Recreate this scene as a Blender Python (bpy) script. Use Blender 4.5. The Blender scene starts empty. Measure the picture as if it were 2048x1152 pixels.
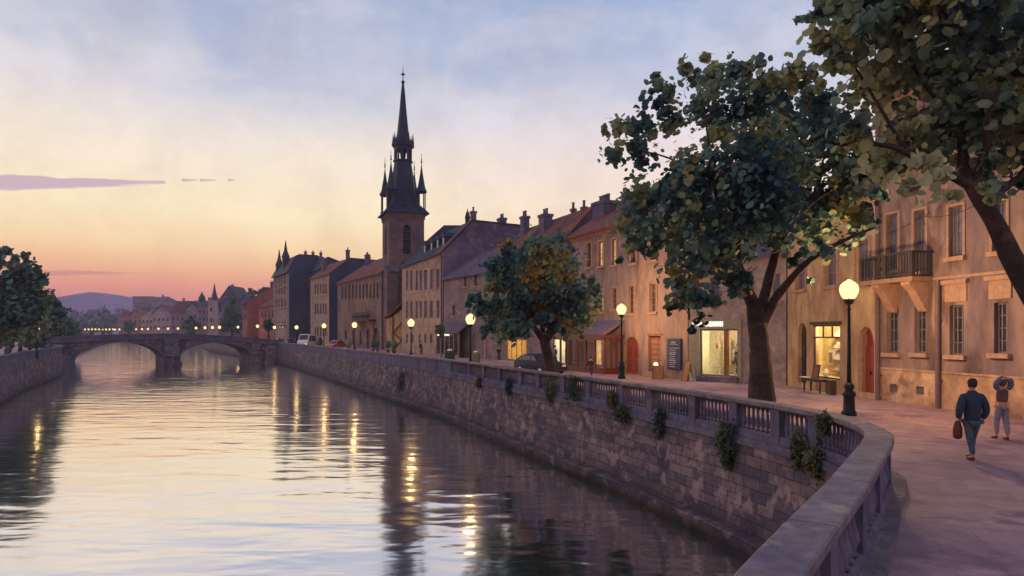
import bpy, bmesh, math, random
from mathutils import Vector, Matrix, noise as mn
R=math.radians; PI=math.pi
sc=bpy.context.scene; COL=sc.collection
F=1300.0; CX=1024.0; HY=665.0; CZ=2.8; WATER=-2.9
def zat(py,Y): return CZ+(HY-py)*Y/F
def xat(px,Y): return (px-CX)/F*Y
def at(px,py,Y): return Vector((xat(px,Y),Y,zat(py,Y)))
def lin(c):
    return tuple((v/255/12.92 if v/255<=.04045 else ((v/255+.055)/1.055)**2.4) for v in c)
# ---------------------------------------------------------------- camera
cam=bpy.data.cameras.new('camera'); co=bpy.data.objects.new('camera',cam); COL.objects.link(co)
co.location=(0,0,CZ); co.rotation_euler=(R(90),0,0); cam.sensor_width=36; cam.lens=F/2048*36
cam.shift_y=(HY-576)/2048; cam.clip_end=6000; cam.clip_start=.05; sc.camera=co
sc.view_settings.view_transform='Standard'; sc.view_settings.look='None'; sc.view_settings.exposure=0; sc.view_settings.gamma=1
sc.render.engine='CYCLES'; cy=sc.cycles
cy.use_denoising=True; cy.max_bounces=6; cy.diffuse_bounces=2; cy.glossy_bounces=3; cy.transparent_max_bounces=12; cy.volume_bounces=0
cy.sample_clamp_indirect=3; cy.sample_clamp_direct=9; cy.caustics_reflective=False; cy.caustics_refractive=False
# ---------------------------------------------------------------- material helpers
class NT:
    def __init__(s,m):
        m.use_nodes=True; s.t=m.node_tree; s.t.nodes.clear()
    def n(s,typ,**kw):
        nd=s.t.nodes.new(typ)
        for k,v in kw.items():
            if k=='inp':
                for a,b in v.items():
                    if isinstance(b,bpy.types.NodeSocket): s.t.links.new(b,nd.inputs[a])
                    else: nd.inputs[a].default_value=b
            else: setattr(nd,k,v)
        return nd
    def math(s,op,a,b=0,c=0,clamp=False):
        nd=s.n('ShaderNodeMath',operation=op,use_clamp=clamp)
        for i,v in enumerate((a,b,c)):
            if isinstance(v,bpy.types.NodeSocket): s.t.links.new(v,nd.inputs[i])
            else: nd.inputs[i].default_value=v
        return nd.outputs[0]
    def mix(s,fac,a,b,blend='MIX'):
        nd=s.n('ShaderNodeMix',data_type='RGBA',blend_type=blend)
        for i,v in ((0,fac),(6,a),(7,b)):
            if isinstance(v,bpy.types.NodeSocket): s.t.links.new(v,nd.inputs[i])
            else: nd.inputs[i].default_value=(*v,1) if isinstance(v,tuple) else v
        return nd.outputs[2]
    def ramp(s,fac,stops,interp='LINEAR'):
        nd=s.n('ShaderNodeValToRGB'); cr=nd.color_ramp; cr.interpolation=interp
        while len(cr.elements)<len(stops): cr.elements.new(.5)
        for e,(p,c) in zip(cr.elements,stops):
            e.position=p; e.color=(*c,1) if isinstance(c,tuple) else (c,c,c,1)
        s.t.links.new(fac,nd.inputs[0]); return nd.outputs[0]
    def noise(s,vec,scale,detail=3,rough=.55,dist=0):
        return s.n('ShaderNodeTexNoise',inp={'Vector':vec,'Scale':scale,'Detail':detail,'Roughness':rough,'Distortion':dist}).outputs['Fac']
    def pos(s): return s.n('ShaderNodeNewGeometry').outputs['Position']
    def out(s,sh,vol=False):
        o=s.n('ShaderNodeOutputMaterial'); s.t.links.new(sh,o.inputs['Volume' if vol else 'Surface'])
M={}
def wash(name,c1,c2,c3=None,scale=.5,rough=.85,bump=.25,fine=4,spec=.3,var=.3,streak=False):
    """mottled plaster / stone / paint in two or three pigments"""
    m=bpy.data.materials.new(name); t=NT(m); p=t.pos()
    if streak:
        mp=t.n('ShaderNodeMapping',inp={'Vector':p}); mp.inputs['Scale'].default_value=(1,1,.35); p=mp.outputs[0]
    n1=t.noise(p,scale,4,.6,.6)
    col=t.mix(t.ramp(n1,[(.38,0.),(.62,1.)]),c1,c2)
    if c3:
        n3=t.noise(p,scale*1.7,4,.6,.25)
        col=t.mix(t.ramp(n3,[(.56,0.),(.63,.75)]),col,c3)
    n2=t.noise(p,fine,5,.65)
    col=t.mix(1.,col,t.ramp(n2,[(.3,1-var),(.7,1+var)]),'MULTIPLY')
    b=t.n('ShaderNodeBsdfPrincipled',inp={'Base Color':col,'Roughness':rough,'Specular IOR Level':spec})
    if bump:
        bp=t.n('ShaderNodeBump',inp={'Strength':bump,'Distance':.03,'Height':n2}); t.t.links.new(bp.outputs[0],b.inputs['Normal'])
    t.out(b.outputs[0]); M[name]=m; return m
def plain(name,c,rough=.6,metal=0,spec=.4):
    m=bpy.data.materials.new(name); t=NT(m); n=t.noise(t.pos(),6,4,.6)
    col=t.mix(1.,c,t.ramp(n,[(.3,.8),(.7,1.2)]),'MULTIPLY')
    b=t.n('ShaderNodeBsdfPrincipled',inp={'Base Color':col,'Roughness':rough,'Metallic':metal,'Specular IOR Level':spec})
    t.out(b.outputs[0]); M[name]=m; return m
def emit(name,c,st,var=0):
    m=bpy.data.materials.new(name); t=NT(m)
    col=c
    if var: col=t.mix(1.,c,t.ramp(t.noise(t.pos(),2.5,3),[(.35,1-var),(.65,1.)]),'MULTIPLY')
    e=t.n('ShaderNodeEmission',inp={'Color':col if not isinstance(col,tuple) else (*col,1),'Strength':st}); t.out(e.outputs[0]); M[name]=m; return m
def bricks(name,c1,c2,mortar,bw,bh,c3=None,moss=False):
    m=bpy.data.materials.new(name); t=NT(m); uv=t.n('ShaderNodeUVMap').outputs[0]; p=t.pos()
    wob=t.n('ShaderNodeTexNoise',inp={'Vector':p,'Scale':1.3,'Detail':2}).outputs['Color']
    uvw=t.n('ShaderNodeMix',data_type='VECTOR',inp={0:.04,4:uv,5:wob}).outputs[1]
    br=t.n('ShaderNodeTexBrick',inp={'Vector':uvw,'Color1':(*c1,1),'Color2':(*c2,1),'Mortar':(*mortar,1),'Scale':1.,'Mortar Size':.012,'Mortar Smooth':.5,'Bias':0.,'Brick Width':bw,'Row Height':bh})
    n1=t.noise(p,.55,5,.65,.8); col=br.outputs['Color']
    col=t.mix(t.ramp(n1,[(.42,0.),(.66,.85)]),col,c3 or c2)
    n2=t.noise(p,5,4,.65); col=t.mix(1.,col,t.ramp(n2,[(.3,.72),(.7,1.28)]),'MULTIPLY')
    n4=t.noise(p,1.9,2,.5,.1); col=t.mix(t.ramp(n4,[(.57,0.),(.66,.6)]),col,tuple(min(.6,v*1.7) for v in c1))
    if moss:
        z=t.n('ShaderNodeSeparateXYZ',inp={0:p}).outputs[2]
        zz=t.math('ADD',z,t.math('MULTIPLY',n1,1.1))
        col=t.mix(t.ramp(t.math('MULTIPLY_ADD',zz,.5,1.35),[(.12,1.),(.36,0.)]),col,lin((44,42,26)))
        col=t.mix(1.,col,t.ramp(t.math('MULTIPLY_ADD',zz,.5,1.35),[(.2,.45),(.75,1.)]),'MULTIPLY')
    b=t.n('ShaderNodeBsdfPrincipled',inp={'Base Color':col,'Roughness':.85,'Specular IOR Level':.3})
    h=t.math('ADD',br.outputs['Fac'],t.math('MULTIPLY',n2,-.6))
    bp=t.n('ShaderNodeBump',inp={'Strength':.5,'Distance':-.04,'Height':h}); t.t.links.new(bp.outputs[0],b.inputs['Normal'])
    t.out(b.outputs[0]); M[name]=m; return m
def leafmat(name,cols,scale=.45,trans=.25,gold=None,goldpos=.62):
    cols=[tuple(v*1.9 for v in c) for c in cols]; m=bpy.data.materials.new(name); t=NT(m); g=t.n('ShaderNodeNewGeometry'); p=g.outputs['Position']
    n1=t.noise(p,scale,3,.6,.5); k=len(cols)
    st=[(.36+.28*i/(k-1),c) for i,c in enumerate(cols)]
    col=t.ramp(n1,st)
    if gold: col=t.mix(t.ramp(t.noise(p,scale*1.3,2,.5,.3),[(goldpos,0.),(goldpos+.05,.8)]),col,gold)
    col=t.mix(1.,col,t.ramp(g.outputs['Random Per Island'],[(0,.7),(1,1.2)]),'MULTIPLY')
    d=t.n('ShaderNodeBsdfPrincipled',inp={'Base Color':col,'Roughness':.75,'Specular IOR Level':.2})
    tr=t.n('ShaderNodeBsdfTranslucent',inp={'Color':col})
    mx=t.n('ShaderNodeMixShader',inp={0:trans,1:d.outputs[0],2:tr.outputs[0]}); t.out(mx.outputs[0]); M[name]=m; return m
# ---------------------------------------------------------------- palette
wash('stone_cap',lin((136,118,122)),lin((106,94,108)),lin((158,134,128)),1.1,.8,.3,5)
wash('stone_dark',lin((118,108,128)),lin((92,86,110)),None,.9,.85,.3,6)
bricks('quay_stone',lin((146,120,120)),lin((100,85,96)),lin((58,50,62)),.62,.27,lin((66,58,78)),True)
bricks('bridge_stone',lin((134,114,122)),lin((108,94,108)),lin((45,42,58)),.9,.35,lin((60,55,78)))
wash('pavement_mat',lin((190,150,144)),lin((156,122,130)),lin((132,102,118)),.34,.8,.3,2.2,var=.22)
m=M['pavement_mat']; tt=m.node_tree; bs=[n for n in tt.nodes if n.type=='BSDF_PRINCIPLED'][0]; src=bs.inputs['Base Color'].links[0].from_socket
mp=tt.nodes.new('ShaderNodeMapping'); ge=tt.nodes.new('ShaderNodeNewGeometry'); tt.links.new(ge.outputs['Position'],mp.inputs['Vector']); mp.inputs['Rotation'].default_value=(0,0,R(24))
br=tt.nodes.new('ShaderNodeTexBrick'); tt.links.new(mp.outputs[0],br.inputs['Vector']); br.inputs['Scale'].default_value=1; br.inputs['Brick Width'].default_value=1.1; br.inputs['Row Height'].default_value=.7; br.inputs['Mortar Size'].default_value=.009; br.inputs['Mortar Smooth'].default_value=.6
br.inputs['Color1'].default_value=(1,1,1,1); br.inputs['Color2'].default_value=(.9,.9,.92,1); br.inputs['Mortar'].default_value=(.72,.7,.74,1)
mi=tt.nodes.new('ShaderNodeMix'); mi.data_type='RGBA'; mi.blend_type='MULTIPLY'; mi.inputs[0].default_value=1; tt.links.new(src,mi.inputs[6]); tt.links.new(br.outputs['Color'],mi.inputs[7]); tt.links.new(mi.outputs[2],bs.inputs['Base Color'])
wash('earth',lin((80,74,70)),lin((66,66,60)),None,.1)
wash('pl_palazzo',lin((154,128,120)),lin((122,102,110)),lin((92,70,70)),.42,.9,.25,2.5,streak=True)
wash('pl_palazzo_base',lin((198,164,136)),lin((164,128,108)),lin((126,92,76)),.6,.9,.25,2.5)
wash('pl_ochre',lin((202,168,124)),lin((172,138,108)),lin((132,96,76)),.45,.9,.2,2.5,streak=True)
wash('pl_grey',lin((162,144,138)),lin((134,118,122)),lin((176,156,148)),.5,.9,.2,2.5)
wash('pl_rose',lin((160,132,124)),lin((126,104,110)),lin((172,138,116)),.4,.9,.2,2.5,streak=True)
wash('pl_mauve',lin((140,118,124)),lin((116,100,112)),lin((158,130,124)),.4,.9,.2,2.5)
wash('pl_cream',lin((172,148,130)),lin((144,120,116)),lin((182,148,114)),.3,.9,.2,2)
wash('pl_tan',lin((134,110,104)),lin((106,86,92)),lin((150,116,98)),.25,.9,.2,2)
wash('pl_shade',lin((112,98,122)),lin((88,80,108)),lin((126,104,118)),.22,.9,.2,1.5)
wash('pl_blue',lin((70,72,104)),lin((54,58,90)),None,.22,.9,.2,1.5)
wash('pl_red',lin((158,88,84)),lin((128,76,84)),lin((170,100,78)),.2,.9,.1,1)
wash('pl_brick',lin((126,102,102)),lin((98,80,90)),lin((82,70,84)),.3,.9,.3,3)
wash('roof_red',lin((128,70,62)),lin((98,58,62)),lin((146,76,58)),.5,.85,.4,5)
wash('roof_slate',lin((48,52,74)),lin((36,40,62)),None,.5,.7,.4,5)
wash('roof_mauve',lin((112,92,112)),lin((92,78,100)),None,.5,.85,.4,4)
wash('spire_lead',lin((40,48,78)),lin((30,37,62)),None,.5,.6,.3,3)
wash('bark',lin((78,62,58)),lin((50,42,44)),lin((96,72,52)),1.2,.9,.8,9)
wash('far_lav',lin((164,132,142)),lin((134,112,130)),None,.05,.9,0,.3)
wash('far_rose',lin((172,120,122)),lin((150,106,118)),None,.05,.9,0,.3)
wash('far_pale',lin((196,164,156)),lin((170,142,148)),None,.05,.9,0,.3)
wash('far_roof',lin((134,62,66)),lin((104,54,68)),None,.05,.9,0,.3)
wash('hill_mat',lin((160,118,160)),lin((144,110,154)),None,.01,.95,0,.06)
plain('iron',lin((26,34,38)),.45,.3); plain('iron_bal',lin((58,52,56)),.5,.3)
plain('wood_dark',lin((74,52,48)),.7); plain('wood_red',lin((132,52,44)),.6); plain('wood_rust',lin((140,72,42)),.65)
plain('frame_grey',lin((112,104,106)),.7); plain('frame_tan',lin((150,116,96)),.7); plain('frame_dark',lin((50,44,52)),.7)
plain('shopfront_paint',lin((146,138,122)),.7); plain('sill_stone',lin((170,134,118)),.85); plain('metal_pipe',lin((110,86,96)),.6)
plain('paint_white',lin((226,220,210)),.5); plain('paint_blue',lin((44,50,84)),.5); plain('text_pale',lin((168,168,190)),.6)
plain('car_blue',lin((26,32,56)),.55,0,.2); plain('car_white',lin((226,222,216)),.3,0,.6); plain('car_red',lin((196,72,52)),.3,0,.6); plain('car_teal',lin((30,52,58)),.3,.2,.6)
plain('rubber',lin((26,26,30)),.8); plain('awning',lin((112,94,112)),.8); plain('wood_tan',lin((150,104,70)),.7)
plain('skin',lin((196,142,116)),.6); plain('hair_dark',lin((50,30,32)),.7); plain('cloth_navy',lin((46,58,82)),.85); plain('cloth_blue',lin((74,84,102)),.85)
plain('cloth_grey',lin((104,104,122)),.9); plain('cloth_brown',lin((98,76,70)),.9); plain('cloth_pale',lin((140,132,142)),.9); plain('leather',lin((104,48,42)),.5)
plain('cloth_black',lin((36,32,40)),.9); plain('clay',lin((122,84,78)),.8)
plain('room_cream',lin((244,232,196)),.9); plain('room_gold',lin((240,212,150)),.9)
emit('lit_pane',lin((250,196,128)),.95,.5); emit('lit_far',lin((255,204,110)),2.2); emit('lit_sign',lin((255,246,228)),1.6); emit('lit_tube',lin((255,226,190)),1.4)
def glass(name,c,st):
    m=bpy.data.materials.new(name); t=NT(m); n=t.noise(t.pos(),1.2,3)
    col=t.mix(t.ramp(n,[(.4,0.),(.6,1.)]),c,tuple(v*1.8 for v in c))
    b=t.n('ShaderNodeBsdfPrincipled',inp={'Base Color':col,'Roughness':.12,'Specular IOR Level':st}); t.out(b.outputs[0]); M[name]=m
glass('pane_dark',lin((44,42,58)),.6); glass('pane_blue',lin((84,84,118)),.5)
m=bpy.data.materials.new('shop_glass'); t=NT(m)
mx=t.n('ShaderNodeMixShader',inp={0:.12,1:t.n('ShaderNodeBsdfTransparent').outputs[0],2:t.n('ShaderNodeBsdfGlossy',inp={'Roughness':.05}).outputs[0]}); t.out(mx.outputs[0]); M['shop_glass']=m
m=bpy.data.materials.new('globe_glass'); t=NT(m)
mx=t.n('ShaderNodeMixShader',inp={0:.6,1:t.n('ShaderNodeBsdfTransparent',inp={'Color':(1,.93,.8,1)}).outputs[0],2:t.n('ShaderNodeEmission',inp={'Color':(1,.76,.36,1),'Strength':1.9}).outputs[0]}); t.out(mx.outputs[0]); M['globe_glass']=m
emit('globe_far',(1,.60,.20),1.9)
teal=lin((54,82,84)); dk=lin((36,52,56)); ol=lin((126,128,90)); gg=lin((92,110,94)); mu=lin((168,146,60))
leafmat('leaf_big',[dk,teal,gg,ol],.42,.45,mu,.63)
leafmat('leaf_olive',[dk,gg,ol,lin((136,138,108))],.6,.45,lin((150,132,56)),.68)
leafmat('leaf_mid',[dk,teal,gg,lin((116,114,62))],.3,.4,lin((168,134,52)),.57)
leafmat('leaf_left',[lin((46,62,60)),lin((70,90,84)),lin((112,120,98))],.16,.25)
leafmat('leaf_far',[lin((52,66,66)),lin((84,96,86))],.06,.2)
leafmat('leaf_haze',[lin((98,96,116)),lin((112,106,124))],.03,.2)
leafmat('leaf_ivy',[lin((26,46,44)),lin((46,56,42)),lin((84,78,50))],.5,.2)
# water
m=bpy.data.materials.new('water_mat'); t=NT(m); p=t.pos()
mp=t.n('ShaderNodeMapping',inp={'Vector':p}); mp.inputs['Scale'].default_value=(.45,1.1,1); mp.inputs['Rotation'].default_value=(0,0,R(-6))
mp2=t.n('ShaderNodeMapping',inp={'Vector':p}); mp2.inputs['Scale'].default_value=(.16,.5,1); mp2.inputs['Rotation'].default_value=(0,0,R(5))
h1=t.noise(mp.outputs[0],1.0,2,.45,.3); h2=t.noise(mp2.outputs[0],1.0,2,.5,.4)
h=t.math('ADD',t.math('MULTIPLY',h1,.62),t.math('MULTIPLY',h2,1.3))
bp=t.n('ShaderNodeBump',inp={'Strength':1.,'Distance':.05,'Height':h})
g=t.n('ShaderNodeBsdfGlossy',inp={'Color':(.98,.97,.96,1),'Roughness':.095,'Normal':bp.outputs[0]})
d=t.n('ShaderNodeBsdfDiffuse',inp={'Color':(*lin((14,34,42)),1)})
lw=t.n('ShaderNodeLayerWeight',inp={'Blend':.5}).outputs['Facing']; fr=t.ramp(lw,[(.45,.62),(.68,.9),(.95,1.)])
mx=t.n('ShaderNodeMixShader',inp={0:fr,1:d.outputs[0],2:g.outputs[0]}); t.out(mx.outputs[0]); M['water_mat']=m
# ---------------------------------------------------------------- mesh helpers
class MB:
    def __init__(s): s.v=[]; s.f=[]; s.uv=[]; s.mi=[]
    def face(s,pts,uv=None,mi=0):
        i=len(s.v); s.v+= [tuple(p) for p in pts]; s.f.append(tuple(range(i,i+len(pts)))); s.uv.append(uv); s.mi.append(mi)
    def box(s,x0,x1,y0,y1,z0,z1,mi=0):
        P=[(x0,y0,z0),(x1,y0,z0),(x1,y1,z0),(x0,y1,z0),(x0,y0,z1),(x1,y0,z1),(x1,y1,z1),(x0,y1,z1)]
        for q in ((3,2,1,0),(4,5,6,7),(0,1,5,4),(1,2,6,5),(2,3,7,6),(3,0,4,7)): s.face([P[k] for k in q],None,mi)
    def hexa(s,P,mi=0):
        for q in ((3,2,1,0),(4,5,6,7),(0,1,5,4),(1,2,6,5),(2,3,7,6),(3,0,4,7)): s.face([P[k] for k in q],None,mi)
    def prism(s,poly,vec,mi=0):
        v=Vector(vec); P=[Vector(p) for p in poly]; Q=[p+v for p in P]
        s.face(P[::-1],None,mi); s.face(Q,None,mi)
        for i in range(len(P)):
            j=(i+1)%len(P); s.face([P[i],P[j],Q[j],Q[i]],None,mi)
    def lathe(s,prof,n=12,c=(0,0,0),mi=0,sx=1,sy=1):
        b=len(s.v); k=len(prof)
        for r,z in prof:
            for j in range(n):
                a=2*PI*j/n; s.v.append((c[0]+r*sx*math.cos(a),c[1]+r*sy*math.sin(a),c[2]+z))
        for i in range(k-1):
            for j in range(n):
                j2=(j+1)%n; s.f.append((b+i*n+j,b+i*n+j2,b+(i+1)*n+j2,b+(i+1)*n+j)); s.uv.append(None); s.mi.append(mi)
        s.f.append(tuple(b+j for j in range(n))[::-1]); s.uv.append(None); s.mi.append(mi)
        s.f.append(tuple(b+(k-1)*n+j for j in range(n))); s.uv.append(None); s.mi.append(mi)
    def tube(s,pts,rad,n=8,mi=0):
        pts=[Vector(p) for p in pts]; b=len(s.v); k=len(pts)
        if not isinstance(rad,(list,tuple)): rad=[rad]*k
        prev=None
        for i,p in enumerate(pts):
            d=(pts[min(i+1,k-1)]-pts[max(i-1,0)]).normalized()
            if prev is None:
                a=d.orthogonal().normalized()
            else:
                a=(prev-d*prev.dot(d)).normalized()
            prev=a; c=d.cross(a)
            for j in range(n):
                t_=2*PI*j/n; s.v.append(tuple(p+(a*math.cos(t_)+c*math.sin(t_))*rad[i]))
        for i in range(k-1):
            for j in range(n):
                j2=(j+1)%n; s.f.append((b+i*n+j,b+i*n+j2,b+(i+1)*n+j2,b+(i+1)*n+j)); s.uv.append(None); s.mi.append(mi)
        s.f.append(tuple(b+j for j in range(n))[::-1]); s.uv.append(None); s.mi.append(mi)
        s.f.append(tuple(b+(k-1)*n+j for j in range(n))); s.uv.append(None); s.mi.append(mi)
    def bar(s,a,b,r,n=4): s.tube([a,b],r,n)
    def build(s,name,mats,parent=None,smooth=False,loc=None,rz=0):
        me=bpy.data.meshes.new(name); me.from_pydata(s.v,[],s.f)
        if any(u for u in s.uv):
            ul=me.uv_layers.new(name='UVMap'); li=0
            for f,u in zip(s.f,s.uv):
                for k in range(len(f)):
                    if u: ul.data[li].uv=u[k]
                    li+=1
        if not isinstance(mats,(list,tuple)): mats=[mats]
        for mm in mats: me.materials.append(M[mm])
        if len(mats)>1: me.polygons.foreach_set('material_index',s.mi)
        if smooth: me.polygons.foreach_set('use_smooth',[True]*len(me.polygons))
        me.update(); o=bpy.data.objects.new(name,me); COL.objects.link(o)
        if parent: o.parent=parent
        if loc: o.location=loc
        if rz: o.rotation_euler.z=rz
        return o
def tag(o,label=None,cat=None,group=None,kind=None):
    if label: o['label']=label
    if cat: o['category']=cat
    if group: o['group']=group
    if kind: o['kind']=kind
    return o
def empty(name,loc,rz=0,label=None,cat=None,group=None,kind=None):
    o=bpy.data.objects.new(name,None); COL.objects.link(o); o.location=loc; o.rotation_euler.z=rz; o.empty_display_size=.2
    return tag(o,label,cat,group,kind)
def copy_tree(o,parent=None):
    c=o.copy(); COL.objects.link(c); c.parent=parent
    for ch in o.children: copy_tree(ch,c)
    return c
def light(name,loc,e,col,r=.1,parent=None):
    l=bpy.data.lights.new(name,'POINT'); l.energy=e; l.color=col; l.shadow_soft_size=r
    o=bpy.data.objects.new(name,l); COL.objects.link(o); o.location=loc
    if parent: o.parent=parent
    return o
def catmull(pts,n=6):
    P=[Vector(p) for p in pts]; out=[]
    for i in range(len(P)-1):
        p0=P[max(i-1,0)];p1=P[i];p2=P[i+1];p3=P[min(i+2,len(P)-1)]
        for k in range(n):
            t_=k/n; out.append(.5*((2*p1)+(-p0+p2)*t_+(2*p0-5*p1+4*p2-p3)*t_*t_+(-p0+3*p1-3*p2+p3)*t_**3))
    out.append(P[-1]); return out
def sweep(mb,path,prof,closed=True,cap=True,mi=0):
    """prof: (offset, z) ring; offset + is to the right of travel. UVs: metres along / around"""
    n=len(path); L=0; rings=[]
    for i in range(n):
        a=Vector(path[max(i-1,0)]);b=Vector(path[i]);c=Vector(path[min(i+1,n-1)])
        d1=(b-a).normalized() if i>0 else (c-b).normalized(); d2=(c-b).normalized() if i<n-1 else d1
        n1=Vector((d1.y,-d1.x)); n2=Vector((d2.y,-d2.x)); mt=(n1+n2)
        mt=mt/max(mt.dot(n1),.55) if mt.length>1e-6 else n1
        if i>0: L+=(b-a).length
        rings.append(([(b.x+mt.x*o,b.y+mt.y*o,z) for o,z in prof],L))
    acc=[0]
    k=len(prof)
    for j in range(k): 
        a=prof[j]; b=prof[(j+1)%k]; acc.append(acc[-1]+math.hypot(a[0]-b[0],a[1]-b[1]))
    for i in range(n-1):
        r0,l0=rings[i]; r1,l1=rings[i+1]
        for j in range(k if closed else k-1):
            j2=(j+1)%k
            mb.face([r0[j],r1[j],r1[j2],r0[j2]],[(l0,acc[j]),(l1,acc[j]),(l1,acc[j+1]),(l0,acc[j+1])],mi)
    if cap and closed:
        mb.face(rings[0][0][::-1]); mb.face(rings[-1][0])
# ---------------------------------------------------------------- sky
w=bpy.data.worlds.new('World'); sc.world=w; t=NT(w)
dr=t.n('ShaderNodeTexCoord').outputs['Generated']; nz=t.n('ShaderNodeVectorMath',operation='NORMALIZE',inp={0:dr}).outputs[0]
sp=t.n('ShaderNodeSeparateXYZ',inp={0:nz}); X,Y,Z=sp.outputs
wn=t.noise(nz,2.2,4,.55,.6); wob=t.math('MULTIPLY_ADD',wn,.07,-.035)
zz=t.math('ADD',Z,t.math('MULTIPLY',wob,t.math('MULTIPLY',Z,3.2,clamp=True)))
warm=t.ramp(zz,[(0,lin((206,118,122))),(.035,lin((224,132,124))),(.062,lin((240,156,128))),(.088,lin((246,186,142))),(.12,lin((248,214,166))),(.165,lin((248,228,190))),(.235,lin((240,224,204))),(.31,lin((216,210,212))),(.38,lin((184,188,204))),(.46,lin((166,176,202))),(1,lin((140,156,196)))])
cool=t.ramp(zz,[(0,lin((204,124,130))),(.035,lin((222,144,134))),(.075,lin((240,184,156))),(.12,lin((244,208,180))),(.19,lin((240,218,202))),(.28,lin((226,212,216))),(.33,lin((198,196,212))),(.39,lin((168,180,206))),(.46,lin((158,174,204))),(1,lin((132,152,194)))])
rt=t.math('ADD',X,t.math('MULTIPLY',wob,1.5)); col=t.mix(t.ramp(t.math('MULTIPLY_ADD',rt,.5,.5),[(.40,0.),(.62,1.)]),warm,cool)
mp=t.n('ShaderNodeMapping',inp={'Vector':nz}); mp.inputs['Scale'].default_value=(1,1,2.0); mp.inputs['Location'].default_value=(.3,0,.12)
cn=t.noise(mp.outputs[0],2.6,5,.6,.5)
bl=t.math('MULTIPLY',t.ramp(cn,[(.47,0.),(.64,.62)]),t.ramp(Z,[(.27,0.),(.36,1.)]))
col=t.mix(bl,col,lin((150,166,202)))
cn2=t.noise(mp.outputs[0],4.5,5,.6,.3)
wh=t.math('MULTIPLY',t.ramp(cn2,[(.48,0.),(.66,.35)]),t.ramp(Z,[(.2,0.),(.33,1.)])); col=t.mix(wh,col,lin((226,218,222)))
fm=t.noise(nz,8,5,.65,.4); col=t.mix(1.,col,t.ramp(fm,[(.32,.93),(.68,1.05)]),'MULTIPLY'); fn=t.noise(nz,26,5,.7); col=t.mix(1.,col,t.ramp(fn,[(.3,.965),(.7,1.035)]),'MULTIPLY')
# lavender cloud streaks, laid out by compass direction and height above the horizon
ys=t.math('MAXIMUM',Y,.05); ra=t.math('DIVIDE',X,ys); el=t.math('DIVIDE',Z,ys)
mpc=t.n('ShaderNodeCombineXYZ',inp={0:t.math('MULTIPLY',ra,7),1:t.math('MULTIPLY',el,26),2:0.}); ce=t.noise(mpc.outputs[0],1.8,4,.6)
def streak(col,c0,slope,r0,r1,h0,h1,cc,op):
    f=t.n('ShaderNodeMapRange',clamp=True,inp={0:ra,1:r0,2:r1,3:h0,4:h1}).outputs[0]
    f=t.math('MULTIPLY',f,t.math('MULTIPLY_ADD',ce,1.6,.25))
    c=t.math('MULTIPLY_ADD',t.math('SUBTRACT',ra,r0),slope,c0)
    d=t.math('ABSOLUTE',t.math('SUBTRACT',el,c)); k=t.math('SUBTRACT',f,d)
    msk=t.math('MULTIPLY',t.math('MULTIPLY',k,420,clamp=True),t.math('MULTIPLY',t.math('LESS_THAN',ra,r1),t.math('GREATER_THAN',ra,r0)))
    return t.mix(t.math('MULTIPLY',msk,op),col,cc)
col=streak(col,.2345,-.004,-1.4,-.533,.0300,.0030,lin((196,168,184)),.9)
col=streak(col,.2235,.01,-.86,-.56,.0085,.0008,lin((200,172,188)),.8)
for r0_,r1_ in ((-.508,-.484),(-.480,-.455),(-.437,-.427)): col=streak(col,.2345,.0,r0_,r1_,.0030,.0018,lin((178,158,178)),.8)
col=streak(col,.092,-.004,-.78,-.55,.0060,.0012,lin((206,134,126)),.7)
dim=t.ramp(t.math('MULTIPLY_ADD',Y,.5,.5),[(.1,.8),(.72,1.)]); col=t.mix(1.,col,dim,'MULTIPLY')
bg=t.n('ShaderNodeBackground',inp={'Color':col,'Strength':1.18}); o=t.n('ShaderNodeOutputWorld'); t.t.links.new(bg.outputs[0],o.inputs[0])
sun=bpy.data.lights.new('sun','SUN'); sun.energy=.35; sun.angle=R(14); sun.color=(1,.66,.5); so=bpy.data.objects.new('sun',sun); COL.objects.link(so)
so.rotation_euler=Vector((.93,-.36,-.17)).to_track_quat('-Z','Y').to_euler()
# ---------------------------------------------------------------- river, ground
Q0=[(-16,-24),(-6,-7.3),(-1.15,.2),(1.95,4.9),(2.84,6.15),(4.1,7.9),(6.25,11.1)]
Q1=[(6.25,11.1),(6.72,12.0),(7.05,13.6),(6.95,15.3),(6.45,17.3),(5.6,19.8),(4.0,24.2),(.4,32.5),(-4.15,43.5),(-8.6,52.5),(-13.3,62),(-23.8,83.5),(-35.3,106),(-47,128)]
Q2=[(-47,128),(-60,148),(-90,195),(-125,262),(-160,345),(-185,430)]
Q1s=[(p.x,p.y) for p in catmull([Vector((a,b,0)) for a,b in Q1],5)]
QALL=Q0+Q1s[1:]+Q2[1:]
LB=[(-18,-30),(-23,0),(-28.5,24),(-35,41),(-41.7,53),(-48,63.5),(-55.5,78),(-62.5,90),(-68.5,98),(-72,102)]
LBs=[(p.x,p.y) for p in catmull([Vector((a,b,0)) for a,b in LB],4)]
LB2=[(-72,102),(-80,112),(-98,140),(-132,200),(-190,300),(-260,430)]
LALL=LBs+LB2[1:]
mb=MB(); mb.face([(-600,-60,WATER),(60,-60,WATER),(60,440,WATER),(-600,440,WATER)]); tag(mb.build('river_water','water_mat'),kind='structure')
mb=MB()
right=[(x,y,0) for x,y in QALL]
n=len(right)
for i in range(n-1):
    a,b=right[i],right[i+1]; mb.face([a,(900,a[1],0),(900,b[1],0),b])
left=[(x,y,0) for x,y in LALL]
for i in range(len(left)-1):
    a,b=left[i],left[i+1]; mb.face([a,b,(-900,b[1],0),(-900,a[1],0)])
mb.face([(-900,430,0),(900,430,0),(900,1500,0),(-900,1500,0)])
tag(mb.build('ground','pavement_mat'),kind='structure')
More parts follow.
